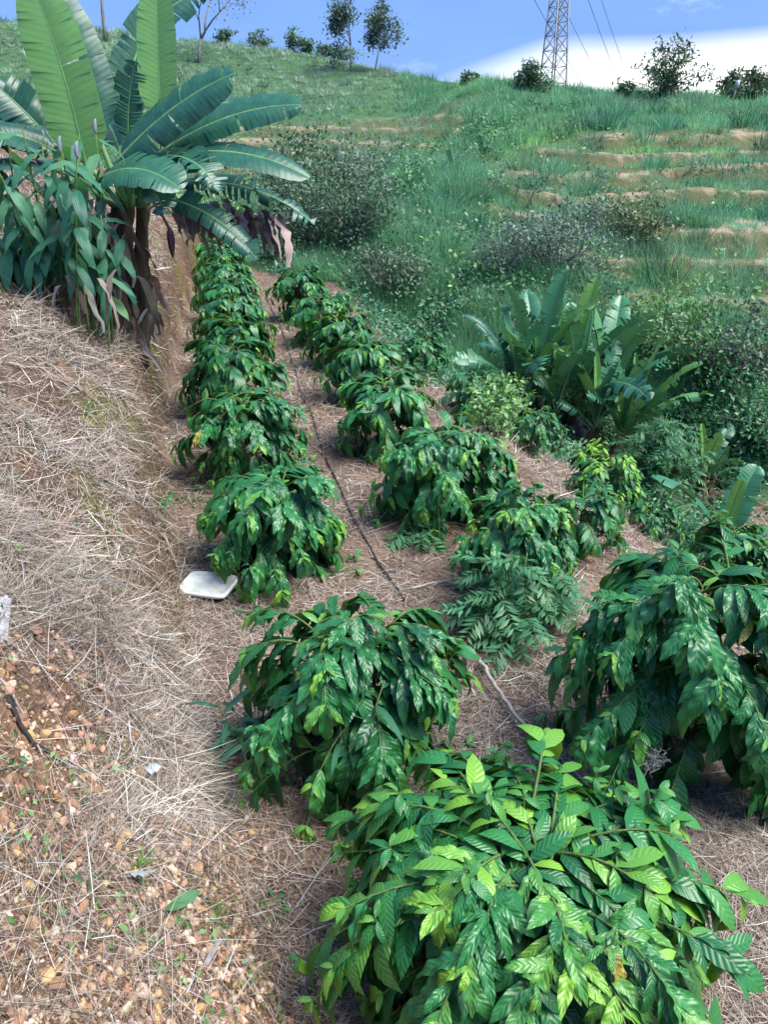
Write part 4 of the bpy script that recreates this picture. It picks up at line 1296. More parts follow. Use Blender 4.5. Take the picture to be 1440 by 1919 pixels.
BANANA_LEAVES = [
    # offset from the crown, first and last direction of the midrib, length, width, facing, tint
    ((-0.34, -0.35, 0.12), (-0.04, -0.1, 1), (-0.24, -0.1, 1), 1.75, 0.6, (0.2, -1, 0.1), 0.72, {'tear': 0.07, 'hang': 0.15, 'fold': 0.2, 'petiole': 0.04, 'torn_drop': 0.15}),
    ((-0.3, 0.1, 0.45), (-0.15, 0.2, 1), (-0.5, 0.1, 0.85), 1.6, 0.62, (0.5, -0.8, 0.3), 0.045, {'tear': 0.05, 'hang': 0.35, 'petiole': 0.05}),
    ((0.38, 0, 0.0), (0.04, 0.1, 1), (0.1, 0.05, 1), 1.95, 0.44, (0, -1, 0.1), 0.72, {'tear': 0.0, 'hang': 0.1, 'fold': 0.35, 'petiole': 0.33}),
    ((-0.05, -0.3, 0.22), (0.75, -0.15, 0.62), (1, 0, 0.35), 1.65, 0.58, (-0.2, -0.75, 0.6), 0.045, {'tear': 0.14, 'hang': 0.8, 'petiole': 0.05, 'torn_drop': 0.3}),
    ((0.35, -0.1, 0.3), (0.9, 0, 0.5), (1, -0.1, -0.02), 1.75, 0.52, (-0.1, -0.6, 0.8), 0.063, {'tear': 0.16, 'hang': 0.8, 'petiole': 0.08, 'torn_drop': 0.3}),
    ((0.05, -0.2, 0.18), (1, -0.1, 0.28), (0.9, -0.1, -0.5), 2.1, 0.52, (0, -0.6, 0.8), 0.036, {'tear': 0.25, 'hang': 1.0, 'petiole': 0.08, 'torn_drop': 0.4}),
    ((0.45, -0.3, 0.28), (0.7, -0.5, 0.1), (0.45, -0.2, -0.9), 0.95, 0.46, (0.3, -0.5, 0.8), 0.045, {'tear': 0.65, 'hang': 0.7, 'torn_drop': 0.6}),
    ((-0.32, -0.45, -0.02), (0.6, -0.4, 0.35), (0.8, -0.2, -0.6), 1.35, 0.56, (0.1, -0.55, 0.85), 0.081, {'tear': 0.35, 'hang': 0.6, 'torn_drop': 0.25}),
    ((-0.5, -0.1, 0.3), (-0.85, -0.1, 0.4), (-0.9, -0.1, 0.1), 1.5, 0.56, (0.2, -0.6, 0.8), 0.023, {'tear': 0.06, 'hang': 0.6}),
    ((-0.7, 0.2, 0.3), (-0.7, 0.2, 0.8), (-1, 0.1, -0.1), 1.6, 0.5, (0.3, -0.5, 0.7), 0.036, {'tear': 0.3, 'hang': 0.6}),
    ((-0.1, 0.4, 0.3), (-0.05, 0.3, 1), (0.35, 0.1, 0.1), 2.3, 0.5, (0.3, -0.8, 0.4), 0.023, {'tear': 0.5, 'hang': 0.8}),
    ((0.3, 0.1, 0.0), (0.9, -0.1, 0.1), (0.8, 0, -0.7), 1.9, 0.46, (0, -0.4, 0.9), 0.023, {'tear': 0.75, 'hang': 1.0, 'torn_drop': 0.8}),
    ((0.3, -0.2, -0.1), (0.7, -0.3, -0.1), (0.6, 0, -0.9), 1.45, 0.34, (0, -0.5, 0.8), 0.023, {'tear': 0.5, 'hang': 0.8}),
    ((-0.2, 0.5, 0.2), (-0.3, 0.6, 0.7), (-0.5, 0.5, -0.5), 1.8, 0.5, (0, -0.3, 0.9), 0.027, {'tear': 0.4, 'hang': 0.7}),
    ((0.2, 0.5, 0.3), (0.3, 0.7, 0.6), (0.4, 0.7, -0.4), 1.8, 0.5, (0, -0.3, 0.9), 0.027, {'tear': 0.4, 'hang': 0.7}),
    ((0.1, -0.35, 0.0), (0.45, -0.6, 0.2), (0.35, -0.3, -0.9), 0.95, 0.4, (0.2, -0.6, 0.8), 0.054, {'tear': 0.5, 'hang': 0.7}),
    ((-0.55, -0.2, 0.25), (-0.8, -0.3, 0.55), (-0.8, -0.3, -0.5), 1.3, 0.5, (0.1, -0.7, 0.7), 0.018, {'tear': 0.1, 'hang': 0.7}),
    ((-0.75, 0, 0.35), (-0.6, -0.1, 0.9), (-0.9, -0.2, 0.3), 1.5, 0.5, (0.3, -0.8, 0.5), 0.018, {'tear': 0.2, 'hang': 0.6}),
    ((0.15, 0.3, 0.2), (0.5, 0.3, 0.75), (0.9, 0.1, -0.4), 1.7, 0.46, (-0.1, -0.6, 0.8), 0.018, {'tear': 0.4, 'hang': 0.8}),
    ((-0.6, -0.1, 0.1), (-0.7, -0.5, 0.3), (-0.8, -0.3, -0.5), 1.2, 0.45, (0, -0.5, 0.9), 0.036, {'tear': 0.3, 'hang': 0.7}),
    ((0.0, 0.1, 0.35), (0.1, 0, 1), (0.3, -0.1, 0.6), 0.9, 0.36, (0, -0.9, 0.3), 0.045, {'tear': 0.6, 'hang': 0.5})]
# the big plant on the bank: crown about 1.7 m above its foot
BX, BY = -3.40, 9.6
BZ = ground(BX, BY)
ban = thing('banana_plant', 'big banana plant with broad torn leaves standing on the earth bank', 'banana plant', (BX, BY, BZ - 0.05))
CR = np.array((-2.89, 9.5, 2.88)) - np.array([BX, BY, BZ - 0.05])      # crown point in the plant's own space
for k, (dx_, dy_, tx, r0) in enumerate([(0.05, 0.0, 0.0, 0.17), (0.26, 0.12, 0.14, 0.14), (-0.22, 0.12, -0.18, 0.14), (-0.95, 0.25, -0.85, 0.12), (0.0, 0.55, 0.1, 0.12)]):
    gx_, gy_ = BX + dx_, BY + dy_
    zb_ = ground(gx_, gy_) - BZ
    pseudostem(ban, np.array([dx_, dy_, zb_ - 0.05]), np.array([CR[0] + tx * 0.8, CR[1] + dy_ * 0.6, CR[2] + 0.05 - 0.06 * k]), r0, r0 * 0.35, 400 + k)
for k, (off, d0, d1, L, W, n0, tint, kw) in enumerate(BANANA_LEAVES):
    add_banana_leaf(ban, CR + np.array(off), d0, d1, L, W, n0, tint, seed=500 + k, root=np.array([0.3 * off[0], 0.3 * off[1], -0.22]) - np.array(off), **kw)
r_ = np.random.default_rng(77)
for k in range(120):
    a = r_.random() * 6.28; o_ = np.array([math.cos(a), math.sin(a) - 0.5, 0])
    b = np.array([r_.normal(0.12, 0.19), r_.normal(-0.26, 0.06), CR[2] * (0.15 + 0.80 * r_.random())])
    dry_strip(ban, b, o_, 0.4 + 0.55 * r_.random(), 0.04 + 0.07 * r_.random(), 600 + k, ((0.20, 0.155, 0.125), (0.11, 0.08, 0.06), (0.34, 0.31, 0.28), (0.07, 0.05, 0.04)))
for k in range(40):                                             # brown fringe under the right-hand leaves
    f = k / 39
    b = CR + np.array([0.50 + 1.15 * f, -0.1 + 0.1 * r_.normal(), -0.18 - 0.12 * f + 0.04 * r_.normal()])
    dry_strip(ban, b, np.array([0.3, -0.3, 0]), 0.24 + 0.28 * r_.random(), 0.05 + 0.06 * r_.random(), 660 + k, ((0.10, 0.075, 0.075), (0.19, 0.14, 0.13), (0.32, 0.26, 0.22)))
# flower bud on its stalk
s = np.linspace(0, 1, 8)[:, None]
stk = CR + np.array([0.45, -0.35, 0.05]) * s + np.array([0.05, -0.05, -0.50]) * s ** 2
V, q, tr = tube(stk, 0.018, 6); fs = link('flower_stalk', mesh_np('flower_stalk', V, q, tr, True, None, None, None, M_pseudo), ban)
bp = stk[-1] + np.array([[0, 0, 0.02], [0, 0, -0.03], [0, 0, -0.10], [0, 0, -0.19], [0, 0, -0.27], [0, 0, -0.31]])
V, q, tr = tube(bp, [0.018, 0.036, 0.044, 0.036, 0.018, 0.003], 10); link('flower_bud', mesh_np('flower_bud', V, q, tr, True, None, None, None, M_bud), ban)


def banana_clump(label, x, y, stems, seed, L0, H0, group=None, tear=0.35, name='banana_plant', nleaf=7, wide=0.27):
    r = np.random.default_rng(seed); z0 = ground(x, y)
    t = thing(name, label, 'banana plant', (x, y, z0 - 0.05), group)
    for k, (sx, sy, hs) in enumerate(stems):
        p0 = np.array([sx, sy, ground(x + sx, y + sy) - z0]); lean = np.array([sx * 0.45, sy * 0.45, 0])
        p1 = p0 + np.array([0, 0, H0 * hs]) + lean
        pseudostem(t, p0, p1, 0.10 * hs + 0.02, 0.05 * hs + 0.015, seed * 7 + k)
        a0 = r.random() * 6.28
        for j in range(nleaf):
            f = (j + 0.5) / nleaf                                 # 0 young upright .. 1 old drooping
            a = a0 + j * 2.4 + r.normal(0, 0.25)
            o_ = np.array([math.cos(a), math.sin(a), 0])
            o_ = nrm(o_ + lean * 0.9)
            el = math.radians(87 - 38 * f + r.normal(0, 4)); el1 = math.radians(82 - 108 * f + r.normal(0, 8))
            d0 = o_ * math.cos(el) + UPV * math.sin(el); d1 = o_ * math.cos(el1) + UPV * math.sin(el1)
            n0 = UPV * math.cos(el) - o_ * math.sin(el) + np.cross(UPV, o_) * r.normal(0, 0.5)
            L = L0 * hs * (0.78 + 0.35 * r.random()) * (0.75 if j == 0 else 1)
            add_banana_leaf(t, p1 - np.array([0, 0, 0.25 * f * H0 * hs]), d0, d1, L, L * wide * (0.85 + 0.3 * r.random()) * (0.5 if j == 0 else 1), n0,
                            float(np.clip(0.68 - 0.58 * f + r.normal(0, 0.2), 0.06, 0.95)), seed=seed * 100 + k * 10 + j,
                            tear=min(0.85, tear * (0.25 + 1.9 * f)), hang=0.25 + 0.6 * f, fold=0.75 - 0.5 * f, torn_drop=0.25 + 0.35 * f, nv=24, petiole=0.14)
    for k in range(len(stems) * 3):
        a = r.random() * 6.28; o_ = np.array([math.cos(a), math.sin(a), 0])
        dry_strip(t, o_ * 0.35 + np.array([0, 0, H0 * 0.5]), o_, 0.5, 0.10, seed * 50 + k)
    return t


banana_clump('large banana clump fanning out in the valley below the coffee rows', 4.35, 17.0,
             [(0, 0, 1.0), (0.55, 0.25, 0.98), (-0.6, 0.2, 1.0), (0.25, -0.45, 0.82), (-0.35, -0.35, 0.75), (0.95, -0.1, 0.85), (-0.95, -0.05, 0.85), (0.1, 0.6, 1.0), (0.65, -0.5, 0.7)], 21, 2.35, 1.15, nleaf=9, wide=0.25, tear=0.35)
banana_clump('young banana plant beside the feathery tree at the right', 7.0, 15.6, [(0, 0, 1.0), (0.25, 0.2, 0.7)], 22, 1.25, 0.7, nleaf=5)
banana_clump('banana plant with one upright bright leaf cut by the right edge', 5.12, 10.3, [(0, 0, 1.0)], 23, 1.55, 0.55, nleaf=4, tear=0.1, wide=0.36)
banana_clump('small banana plant alone on the grass of the far hill', 4.45, 38.6, [(0, 0, 1.0), (0.15, 0.1, 0.7)], 24, 0.9, 0.5, nleaf=5, wide=0.33)
banana_clump('smallest banana plant at the edge of the gully', 2.55, 32.2, [(0, 0, 1.0)], 25, 0.7, 0.4, nleaf=4, wide=0.33)

# ------------------------------------------------------------------ broad-leaved ginger-like plant in front of the banana
GX0, GY0 = -3.42, 8.35
GZ0 = ground(GX0, GY0)
gin = thing('ginger_plant', 'bushy plant with hanging lance shaped leaves and lilac buds beside the banana', 'plant', (GX0, GY0, GZ0 - 0.05))
GIN = []
for k in range(5):
    V, Q, UV = leaf_shape(1, [0.27, 0.30, 0.25, 0.32, 0.28][k], 12, 4, [0.5, 0.9, 1.2, 0.7, 1.0][k], 0.35, 9, 0, 0.10, 40 + k, shape=0.8)
    GIN.append(mesh_np('leaf', V, Q, None, True, UV, None, None, M_ginger))
r_ = np.random.default_rng(5)
nleafg = 0
for k in range(30):
    bx, by = r_.normal(-0.1, 0.36), r_.normal(0, 0.22)
    a = r_.random() * 6.28
    top = np.array([bx * 1.7 + 0.15 * math.cos(a), by * 1.5 + 0.15 * math.sin(a), 0.85 + 1.05 * r_.random()])
    s = np.linspace(0, 1, 8)[:, None]
    b0 = np.array([bx, by, ground(GX0 + bx, GY0 + by) - GZ0])
    pts = b0 + (top - b0) * s + np.array([math.cos(a), math.sin(a), 0]) * 0.12 * s ** 3
    V, q, tr = tube(pts, np.linspace(0.014, 0.006, 8), 5)
    link('stem', mesh_np('stem', V, q, tr, True, None, None, None, M_twig), gin)
    for j in range(9):
        f = 0.42 + 0.58 * (j + 0.5) / 9
        p = np.array([np.interp(f, s[:, 0], pts[:, i]) for i in range(3)])
        aj = a + j * 2.1 + r_.normal(0, 0.3); o_ = np.array([math.cos(aj), math.sin(aj) - 0.25, 0])
        yv = o_ * 0.75 - UPV * (0.25 + 0.75 * r_.random()) + UPV * 0.3 * (f > 0.9)
        o = link('leaf', GIN[r_.integers(0, 5)], gin, M=basis(yv, UPV * 0.7 + o_ * 0.9 + np.array([0, -0.3, 0]), p, 0.32 + 0.16 * r_.random()))
        o.color = (float(np.clip(r_.normal(0.35, 0.22), 0, 1)), 0, 0, 1)
    if k % 5 == 0:
        bpt = pts[-1] + np.array([[0, 0, -0.03], [0, 0, 0.0], [0, 0, 0.05], [0.01, 0, 0.09], [0.02, 0, 0.12]])
        V, q, tr = tube(bpt, [0.008, 0.018, 0.022, 0.015, 0.003], 8)
        link('bud', mesh_np('bud', V, q, tr, True, None, None, None, M_lilac), gin)
for k in range(14):
    dry_strip(gin, np.array([r_.normal(0, 0.35), -0.15 + r_.normal(0, 0.1), 0.35 + 0.2 * r_.random()]), np.array([r_.normal(), -0.6, 0]), 0.35 + 0.2 * r_.random(), 0.05, 900 + k)


# ------------------------------------------------------------------ feathery weeds (compound leaves)
def frond_mesh(n, L, leaflet, seed, width=0.30):
    r = np.random.default_rng(seed); B = Bag()
    s = np.linspace(0, 1, 8); path = np.c_[0.06 * L * r.normal() * s ** 2, L * s * (1 - 0.12 * s), -0.30 * L * s ** 2]
    V, q, tr = tube(path, np.linspace(0.004, 0.0015, 8), 4, False); B.add(V, q, None, (0.07, 0.14, 0.05))
    for k in range(n):
        f = 0.18 + 0.82 * k / (n - 1); p = np.array([np.interp(f, s, path[:, i]) for i in range(3)])
        ll = leaflet * (0.55 + 0.5 * math.sin(math.pi * min(1, f * 0.9 + 0.08)))
        c = np.array([0.045, 0.17, 0.085]) * (0.7 + 0.6 * r.random()) + np.array([0.03, 0.04, 0.0]) * f
        for sg in (-1, 1):
            d = nrm(np.array([sg * 0.9, 0.45, -0.25]) + r.normal(0, 0.22, 3)); w_ = ll * width
            m = p + d * ll * 0.5; e = p + d * ll - np.array([0, 0, 0.12 * ll]); sd_ = nrm(np.cross(d, UPV)) * w_ * 0.5
            B.add(np.array([p, m + sd_ - UPV * 0.01, e, m - sd_ - UPV * 0.01, m + UPV * 0.004]), None, [[0, 4, 1], [1, 4, 2], [2, 4, 3], [3, 4, 0]], c)
    return B.mesh('frond', M_foliage)


FRONDS = [frond_mesh(7 + k % 2, 1.0, 0.40, 70 + k, 0.30) for k in range(5)]


def feathery(name, label, x, y, n, R, H, fl, seed, cat='plant', group=None, trunk=False):
    r = np.random.default_rng(seed); z0 = ground(x, y)
    t = thing(name, label, cat, (x, y, z0 - 0.02), group)
    B = Bag(); tips = []
    ns = max(3, n // 6)
    for k in range(ns):
        a = k * 2.4 + r.random(); rad = R * (0.15 + 0.65 * r.random()); hh = H * (0.35 + 0.6 * r.random()) * (1.1 - 0.5 * rad / R)
        s = np.linspace(0, 1, 6)[:, None]
        b0 = np.array([0, 0, H * 0.35]) if trunk else np.zeros(3)
        e = np.array([math.cos(a) * rad, math.sin(a) * rad, hh])
        pts = b0 + (e - b0) * np.c_[s, s, s ** 0.7] + r.normal(0, 0.012, (6, 3)) * s
        V, q, tr = tube(pts, np.linspace(0.010, 0.004, 6) * (1.6 if trunk else 1), 4); B.add(V, q, tr); tips.append(pts)
    if trunk:
        V, q, tr = tube(np.array([[0, 0, 0], [0.03, 0, H * 0.2], [0, 0.02, H * 0.4]]), [0.04, 0.034, 0.025], 6)
        link('trunk', mesh_np('trunk', V, q, tr, True, None, None, None, M_treebark), t)
    link('branches', B.mesh('branches', M_twig), t, kind='stuff')
    for k in range(n):
        pts = tips[k % ns]; f = 0.35 + 0.65 * r.random()
        p = np.array([np.interp(f, np.linspace(0, 1, 6), pts[:, i]) for i in range(3)])
        a = r.random() * 6.28; o_ = nrm(np.array([math.cos(a), math.sin(a), 0]) + p * np.array([1, 1, 0]) * 1.2)
        link('frond', FRONDS[k % 5], t, M=basis(o_ + UPV * (0.25 - 0.7 * r.random()), UPV, p, fl * (0.75 + 0.5 * r.random())))
    return t


feathery('feathery_weed', 'feathery weed with drooping compound leaves below the middle row bush', 0.90, 4.90, 130, 0.48, 0.72, 0.26, 1)
feathery('feathery_weed', 'feathery weed sprawling right of the middle row bush', 1.22, 5.05, 70, 0.36, 0.55, 0.25, 2)
feathery('feathery_weed', 'small feathery weed in the straw beside the hose', 0.30, 6.30, 22, 0.26, 0.26, 0.26, 3)
feathery('feathery_weed', 'feathery blue green plant under the bright banana leaf at the right', 5.3, 11.3, 60, 0.55, 0.95, 0.42, 4)
feathery('feathery_weed', 'feathery plant at the right edge behind the tall dark coffee bush', 5.0, 9.6, 40, 0.45, 0.6, 0.36, 5)
feathery('feathery_tree', 'young feathery tree with compound leaves on the slope below the banana clump', 5.5, 14.3, 520, 1.1, 2.1, 0.30, 6, 'tree', None, True)

# narrow bamboo-like weed growing out of the second bush
GRL = []
for k in range(3):
    V, Q, UV = leaf_shape(1, 0.13, 12, 4, [0.7, 1.1, 1.5][k], 0.3, 9, 0, 0.0, 50 + k, shape=0.7)
    GRL.append(mesh_np('leaf', V, Q, None, True, UV, None, None, M_ginger))


def narrow_weed(label, x, y, n, h, ll, seed):
    r = np.random.default_rng(seed); z0 = ground(x, y); t = thing('narrow_weed', label, 'weed', (x, y, z0 - 0.02))
    for k in range(max(2, n // 6)):
        a = r.random() * 6.28; s = np.linspace(0, 1, 6)[:, None]
        pts = np.array([math.cos(a) * 0.35, math.sin(a) * 0.35, 1.0]) * np.c_[s ** 1.3, s ** 1.3, s] * h * (0.6 + 0.5 * r.random())
        V, q, tr = tube(pts, np.linspace(0.006, 0.003, 6), 4); link('stem', mesh_np('stem', V, q, tr, True, None, None, None, M_twig), t)
        for j in range(6):
            f = 0.35 + 0.65 * (j + 0.5) / 6; p = np.array([np.interp(f, s[:, 0], pts[:, i]) for i in range(3)])
            b = a + j * 2.6 + r.normal(0, 0.4); o_ = np.array([math.cos(b), math.sin(b), 0])
            o = link('leaf', GRL[r.integers(0, 3)], t, M=basis(o_ + UPV * (0.5 - 0.5 * r.random()), UPV, p, ll * (0.7 + 0.6 * r.random())))
            o.color = (float(0.15 + 0.3 * r.random()), 0, 0, 1)


narrow_weed('narrow leaved weed sticking out of the drooping bush on its bank side', -0.78, 3.45, 30, 0.42, 0.27, 1)
narrow_weed('narrow leaved weed standing up through the middle of the drooping bush', -0.22, 3.05, 12, 1.15, 0.24, 2)


# ------------------------------------------------------------------ small things on the ground
def drape(xy, lift, k=6):
    """polyline in plan -> points resting on the ground"""
    P2 = np.asarray(xy, float); t = np.linspace(0, len(P2) - 1, (len(P2) - 1) * k + 1)
    x = np.interp(t, np.arange(len(P2)), P2[:, 0]); y = np.interp(t, np.arange(len(P2)), P2[:, 1])
    return np.c_[x, y, height(x, y) + lift]


def tube_thing(name, label, cat, pts, rad, mat, n=7):
    V, q, tr = tube(pts, rad, n)
    return link(name, mesh_np(name, V, q, tr, True, None, None, None, mat), label=label, cat=cat)


tube_thing('irrigation_hose', 'thin dark irrigation hose running up the straw path between the rows', 'hose',
           drape([(0.16, 5.2), (0.02, 5.66), (-0.2, 6.32), (-0.45, 7.42), (-0.79, 8.94), (-0.98, 10.02), (-1.3, 11.5), (-1.58, 13.07), (-2.3, 16.8), (-2.94, 19.5)], 0.02), 0.009, M_hose)
r_ = np.random.default_rng(9)
pp = drape([(0.66, 4.42), (0.72, 4.15), (0.81, 3.85), (0.93, 3.55), (1.06, 3.22)], 0.045, 5); pp[:, 2] += r_.normal(0, 0.004, len(pp)); pp[:, 0] += r_.normal(0, 0.006, len(pp))
pp = np.c_[pp[:, :2], np.linspace(pp[0, 2], pp[-1, 2], len(pp)) + 0.02]
tube_thing('wooden_pole', 'long grey wooden pole lying in the straw between two coffee bushes', 'pole', pp, np.linspace(0.016, 0.011, len(pp)), M_pole)
pp = drape([(0.22, 5.30), (0.40, 5.42), (0.62, 5.50), (0.85, 5.62)], 0.05); tube_thing('dead_branch', 'thin dead branch reaching into the feathery weed', 'branch', pp, np.linspace(0.010, 0.006, len(pp)), M_pole)
pp = drape([(-1.86, 2.78), (-1.66, 2.74), (-1.56, 2.66), (-1.45, 2.52)], 0.03); tube_thing('dry_stick', 'thin dry stick lying down the gravel slope at the left edge', 'stick', pp, np.linspace(0.007, 0.004, len(pp)), M_pole)
pp = drape([(-1.63, 2.68), (-1.56, 2.60), (-1.50, 2.57), (-1.40, 2.60)], 0.03, 5); pp[5:9, 2] += 0.02
tube_thing('charred_root', 'short black crooked root lying on the gravel', 'root', pp, np.linspace(0.012, 0.006, len(pp)), M_dark)
# grey split plank at the left edge
import bmesh
def slab(name, label, cat, loc, size, normal, along, mat, bevel, warp=0.0, rim=None):
    bm = bmesh.new(); bmesh.ops.create_cube(bm, size=1.0)
    for v in bm.verts: v.co = Vector((v.co.x * size[0], v.co.y * size[1], v.co.z * size[2]))
    ed = [e for e in bm.edges if abs((e.verts[0].co - e.verts[1].co).normalized().z) > 0.9]
    bmesh.ops.bevel(bm, geom=ed, offset=bevel * 3, segments=4, affect='EDGES')
    bmesh.ops.bevel(bm, geom=[e for e in bm.edges if abs((e.verts[0].co - e.verts[1].co).normalized().z) < 0.3], offset=bevel * 0.5, segments=2, affect='EDGES')
    if rim:
        top = max(bm.faces, key=lambda f: f.calc_center_median().z * 10 + f.calc_area())
        bmesh.ops.inset_region(bm, faces=[top], thickness=rim[0]); top2 = top
        for v in top2.verts: v.co.z -= rim[1]
    for v in bm.verts: v.co.z += warp * (v.co.y / size[1]) ** 2 + warp * 0.4 * (v.co.x / size[0])
    me = bpy.data.meshes.new(name); bm.to_mesh(me); bm.free(); me.materials.append(mat)
    return link(name, me, label=label, cat=cat, M=basis(along, normal, loc, 1.0))


gz = ground(-1.44, 5.50)
an = np.linspace(0, 2 * math.pi, 40, endpoint=False)
ol = np.c_[np.sign(np.cos(an)) * np.abs(np.cos(an)) ** 0.35, np.sign(np.sin(an)) * np.abs(np.sin(an)) ** 0.35]   # rounded rectangle
Bb = []
for hx, hy, hz in ((0.142, 0.212, 0.0), (0.15, 0.22, 0.006), (0.15, 0.22, 0.026), (0.144, 0.214, 0.032), (0.128, 0.198, 0.032), (0.122, 0.192, 0.025)):
    Bb.append(np.c_[ol * np.array([hx, hy]), np.full(40, hz) + 0.006 * np.sin(3 * an)])
Bb = np.concatenate(Bb + [np.array([[0, 0, 0.0], [0, 0, 0.024]])])
ii = np.arange(5)[:, None] * 40; jj = np.arange(40)[None]
Qb = np.stack([ii + jj, ii + (jj + 1) % 40, ii + 40 + (jj + 1) % 40, ii + 40 + jj], -1).reshape(-1, 4)
j1 = np.arange(40); Tb = np.r_[np.c_[np.full(40, 240), (j1 + 1) % 40, j1], np.c_[np.full(40, 241), 200 + j1, 200 + (j1 + 1) % 40]]
link('foam_board', mesh_np('foam_board', Bb, Qb, Tb, False, None, None, None, M_board), label='white foam box lid with rounded corners lying at the foot of the bank', cat='lid',
     M=basis((1.0, -0.35, 0.04), (0.10, -0.20, 1), (-1.42, 5.38, gz + 0.05), 1.0))
nn = normals_at(np.array([-1.83]), np.array([3.12]))[0]
slab('split_plank', 'short grey weathered plank on the bank at the left edge', 'plank', np.array([-1.84, 3.14, ground(-1.84, 3.14)]) + nn * 0.03, (0.055, 0.30, 0.016), nn + np.array([0.3, -0.3, 0]), (0.25, -0.9, -0.3), M_grey, 0.006, 0.01)
nn = normals_at(np.array([-0.62]), np.array([1.86]))[0]
slab('wood_sliver', 'dark grey wood sliver standing out of the gravel near the bottom edge', 'wood', np.array([-0.68, 1.90, ground(-0.68, 1.90)]) + nn * 0.03, (0.022, 0.15, 0.008), nn + np.array([0.6, -0.3, 0]), (0.5, 0.7, 0.6), M_grey, 0.003, 0.01)


def flat_leaf(name, label, x, y, s, d, mesh, color, lift=0.02, cat='leaf'):
    n_ = normals_at(np.array([x]), np.array([y]))[0]
    o = link(name, mesh, label=label, cat=cat, M=basis(d, n_, np.array([x, y, ground(x, y)]) + n_ * lift, s))
    o.color = (color, 0, 0, 1); return o


V, Q, UV = leaf_shape(1, 0.36, 12, 4, 0.25, 0.3, 9, 0, 0.1, 77)
flat_leaf('fallen_leaf', 'pale green torn leaf lying on the gravel in front of the seedlings', -0.88, 2.07, 0.15, (1.0, 0.35, 0.35), mesh_np('fallen_leaf', V, Q, None, True, UV, None, None, M_ginger), 0.75, 0.03)
V, Q, UV = leaf_shape(1, 0.45, 10, 4, -0.3, 0.15, 9, 0, 0.25, 78)
flat_leaf('plastic_scrap', 'crumpled grey white plastic scrap beside the pale torn leaf', -1.02, 2.14, 0.13, (1.0, -0.2, 0.2), mesh_np('plastic_scrap', V, Q, None, True, UV, None, None, M_plastic), 0.0, 0.03, 'plastic')
V, Q, UV = leaf_shape(1, 0.7, 10, 4, 0.3, 0.1, 9, 0, 0.3, 79)
flat_leaf('plastic_scrap', 'flat grey plastic scrap on the gravel below the mossy streak', -1.20, 2.86, 0.09, (1.0, 0.3, 0.1), mesh_np('plastic_scrap', V, Q, None, True, UV, None, None, M_plastic), 0.0, 0.03, 'plastic')
flat_leaf('fallen_leaf', 'green leaf lying at the very bottom edge', -0.44, 1.52, 0.10, (1.0, 0.1, 0.0), COF_MID[6], 0.5, 0.03)


def weedlet(label, x, y, n, R, s, seed, tint=0.45):
    """small broad-leaved weed: rosette of leaves on short stalks"""
    r = np.random.default_rng(seed); z0 = ground(x, y); t = thing('small_weed', label, 'weed', (x, y, z0 - 0.01))
    n_ = normals_at(np.array([x]), np.array([y]))[0]
    B = Bag()
    for k in range(n):
        a = k * 2.4 + r.random(); o_ = np.array([math.cos(a), math.sin(a), 0]); p = (o_ * R * r.random() + n_ * 0.5 * R * (0.4 + r.random()))
        V, q, tr = tube(np.linspace(np.zeros(3), p, 3), 0.002, 4, False); B.add(V, q)
        o = link('leaf', COF_MID[k % 8], t, M=basis(o_ + UPV * r.normal(0.15, 0.3), n_ + o_ * 0.2, p, s * (0.6 + 0.7 * r.random())))
        o.color = (float(np.clip(r.normal(tint, 0.12), 0, 1)), 0, 0, 1)
    link('stalks', B.mesh('stalks', M_twig), t, kind='stuff')


weedlet('small green weed with pointed leaves at the foot of the gravel slope', -0.52, 2.50, 14, 0.06, 0.055, 1, 0.5)
weedlet('patch of fresh seedlings left of the pale torn leaf', -1.02, 2.20, 30, 0.09, 0.028, 2, 0.6)
weedlet('patch of fresh seedlings right of the pale torn leaf', -0.74, 2.22, 34, 0.10, 0.026, 3, 0.6)
weedlet('green leafy weed on the bank left of the third coffee bush', -2.05, 6.3, 30, 0.14, 0.07, 4, 0.35)
weedlet('green weed under the white lid beside the third coffee bush', -0.98, 5.05, 22, 0.12, 0.09, 5, 0.2)
weedlet('leafy weed at the root of the bank beside the fourth coffee bush', -1.95, 7.15, 20, 0.12, 0.07, 6, 0.3)
weedlet('low weed in the gravel under the torn leaf', -0.55, 2.02, 12, 0.06, 0.03, 7, 0.5)
# dead flower twig in front of the tall dark bush
t = thing('dead_twig', 'dead pale flower twig sticking out in front of the tall dark bush', 'twig', (1.30, 3.02, ground(1.30, 3.02)))
B = Bag(); r = np.random.default_rng(4)
V, q, tr = tube(np.array([[0, 0, 0], [0.02, -0.02, 0.28], [0.05, -0.05, 0.50]]), [0.005, 0.004, 0.003], 4); B.add(V, q, tr)
for k in range(34):
    e = np.array([0.05, -0.05, 0.50]) + r.normal(0, 0.045, 3); V, q, tr = tube(np.linspace(np.array([0.045, -0.045, 0.46]) + r.normal(0, 0.02, 3), e, 5) + r.normal(0, 0.011, (5, 3)), [0.0013] * 5, 3, False); B.add(V, q)
link('twigs', B.mesh('twigs', M_grey), t, kind='stuff')

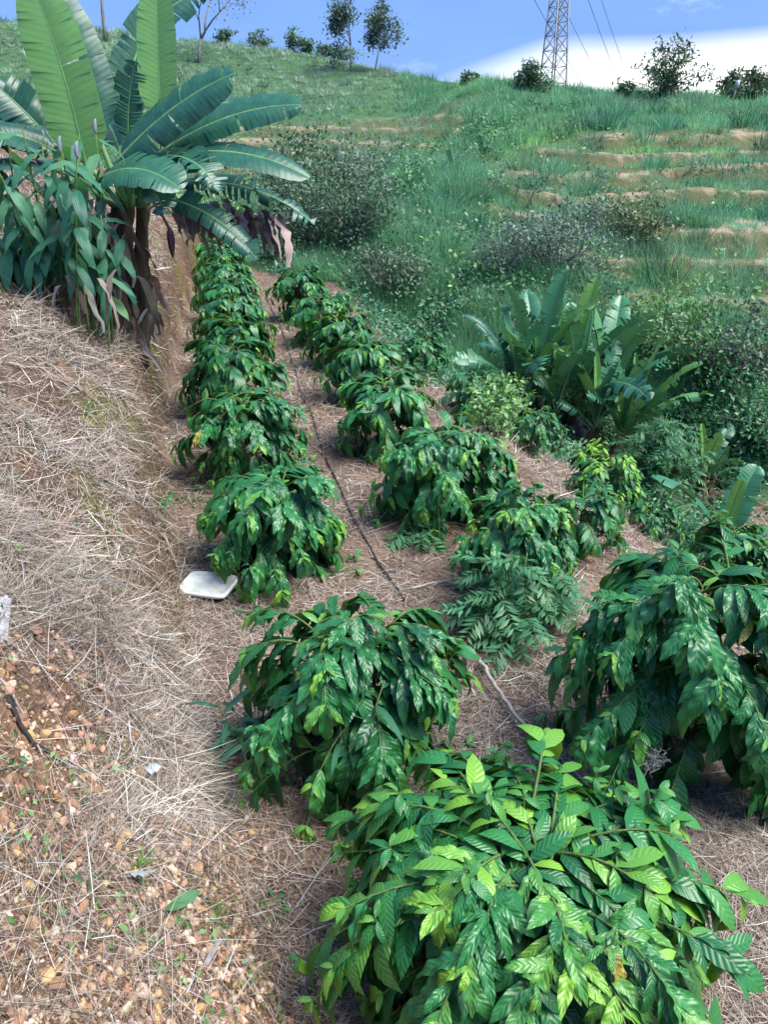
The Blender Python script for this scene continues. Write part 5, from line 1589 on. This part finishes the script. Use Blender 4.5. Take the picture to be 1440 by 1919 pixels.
# ------------------------------------------------------------------ pylon and power lines
PX_, PY_ = 20.0, 104.0
PZ_ = -2.2
py = thing('power_pylon', 'steel lattice power pylon rising behind the grassy ridge', 'pylon', (PX_, PY_, PZ_))
Hp, wb, wt_ = 34.0, 3.3, 1.1
rot = 0.5
def pw_(z): return (wb + (wt_ - wb) * min(1, z / 26.0)) * 0.5
def corner(k, z):
    a = rot + math.pi / 4 + k * math.pi / 2; r = pw_(z) * math.sqrt(2)
    return np.array([math.cos(a) * r, math.sin(a) * r, z])
def bar(name, a, b, w):
    V, q, tr = tube(np.array([a, b]), w, 4); link(name, mesh_np(name, V, q, tr, False, None, None, None, M_steel), py)
for k in range(4):
    bar('leg', corner(k, 0), corner(k, 26), 0.09); bar('leg', corner(k, 26), corner(k, Hp), 0.08)
zs = [0, 2.6, 5.0, 7.2, 9.2, 11.1, 12.9, 14.6, 16.2, 17.7, 19.1, 20.5, 22, 24, 26, 28, 30, 32, 34]
for a, b in zip(zs[:-1], zs[1:]):
    for k in range(4):
        bar('brace', corner(k, a), corner((k + 1) % 4, b), 0.042); bar('brace', corner((k + 1) % 4, a), corner(k, b), 0.042)
        bar('brace', corner(k, b), corner((k + 1) % 4, b), 0.036)
ax = np.array([math.cos(rot), math.sin(rot), 0])
ends = []
for z_, L_ in ((22, 4.2), (26, 3.6), (30, 3.0)):
    for sg in (-1, 1):
        e = ax * sg * L_ + UPV * (z_ + 0.4)
        for k in range(4):
            c = corner(k, z_)
            if c @ ax * sg > 0: bar('cross_arm', c, e, 0.07); bar('cross_arm', corner(k, z_ + 1.6), e, 0.06)
        ends.append(np.array([PX_, PY_, PZ_]) + e - UPV * 0.8)
        bar('insulator', e, e - UPV * 0.8, 0.07)
far_dir = np.array((118.0, 300.0, -14.0))
for k, lb in enumerate(['power line crossing behind the pylon, the lower of the crossing pair', 'power line descending right of the pylon, the lower of the right pair',
                        'power line crossing behind the pylon, the upper of the crossing pair', 'power line farthest right of the pylon, the upper of the right pair']):
    s = np.linspace(0, 1, 40)[:, None]
    e = ends[k]
    pts = e + far_dir * s - UPV * (4 * 9.0 * s * (1 - s))
    tube_thing('power_line', lb, 'cable', pts, 0.035, M_wire, 5)
# small pale marker on the ridge at the right
t = thing('marker_post', 'tiny pale marker post in the ridge grass near the right edge', 'post', (19.75, 49.3, ground(19.75, 49.3)))
V, q, tr = tube(np.array([[0, 0, 0], [0.05, 0, 0.55], [0.1, 0, 1.05]]), 0.05, 6); link('post', mesh_np('post', V, q, tr, True, None, None, None, M_grey), t)
V, q, tr = tube(np.array([[0.1, 0, 0.75], [0.1, 0, 0.78], [0.12, 0, 1.12], [0.12, 0, 1.15]]), [0.06, 0.13, 0.13, 0.05], 8); link('cap', mesh_np('cap', V, q, tr, True, None, None, None, M_plastic), t)
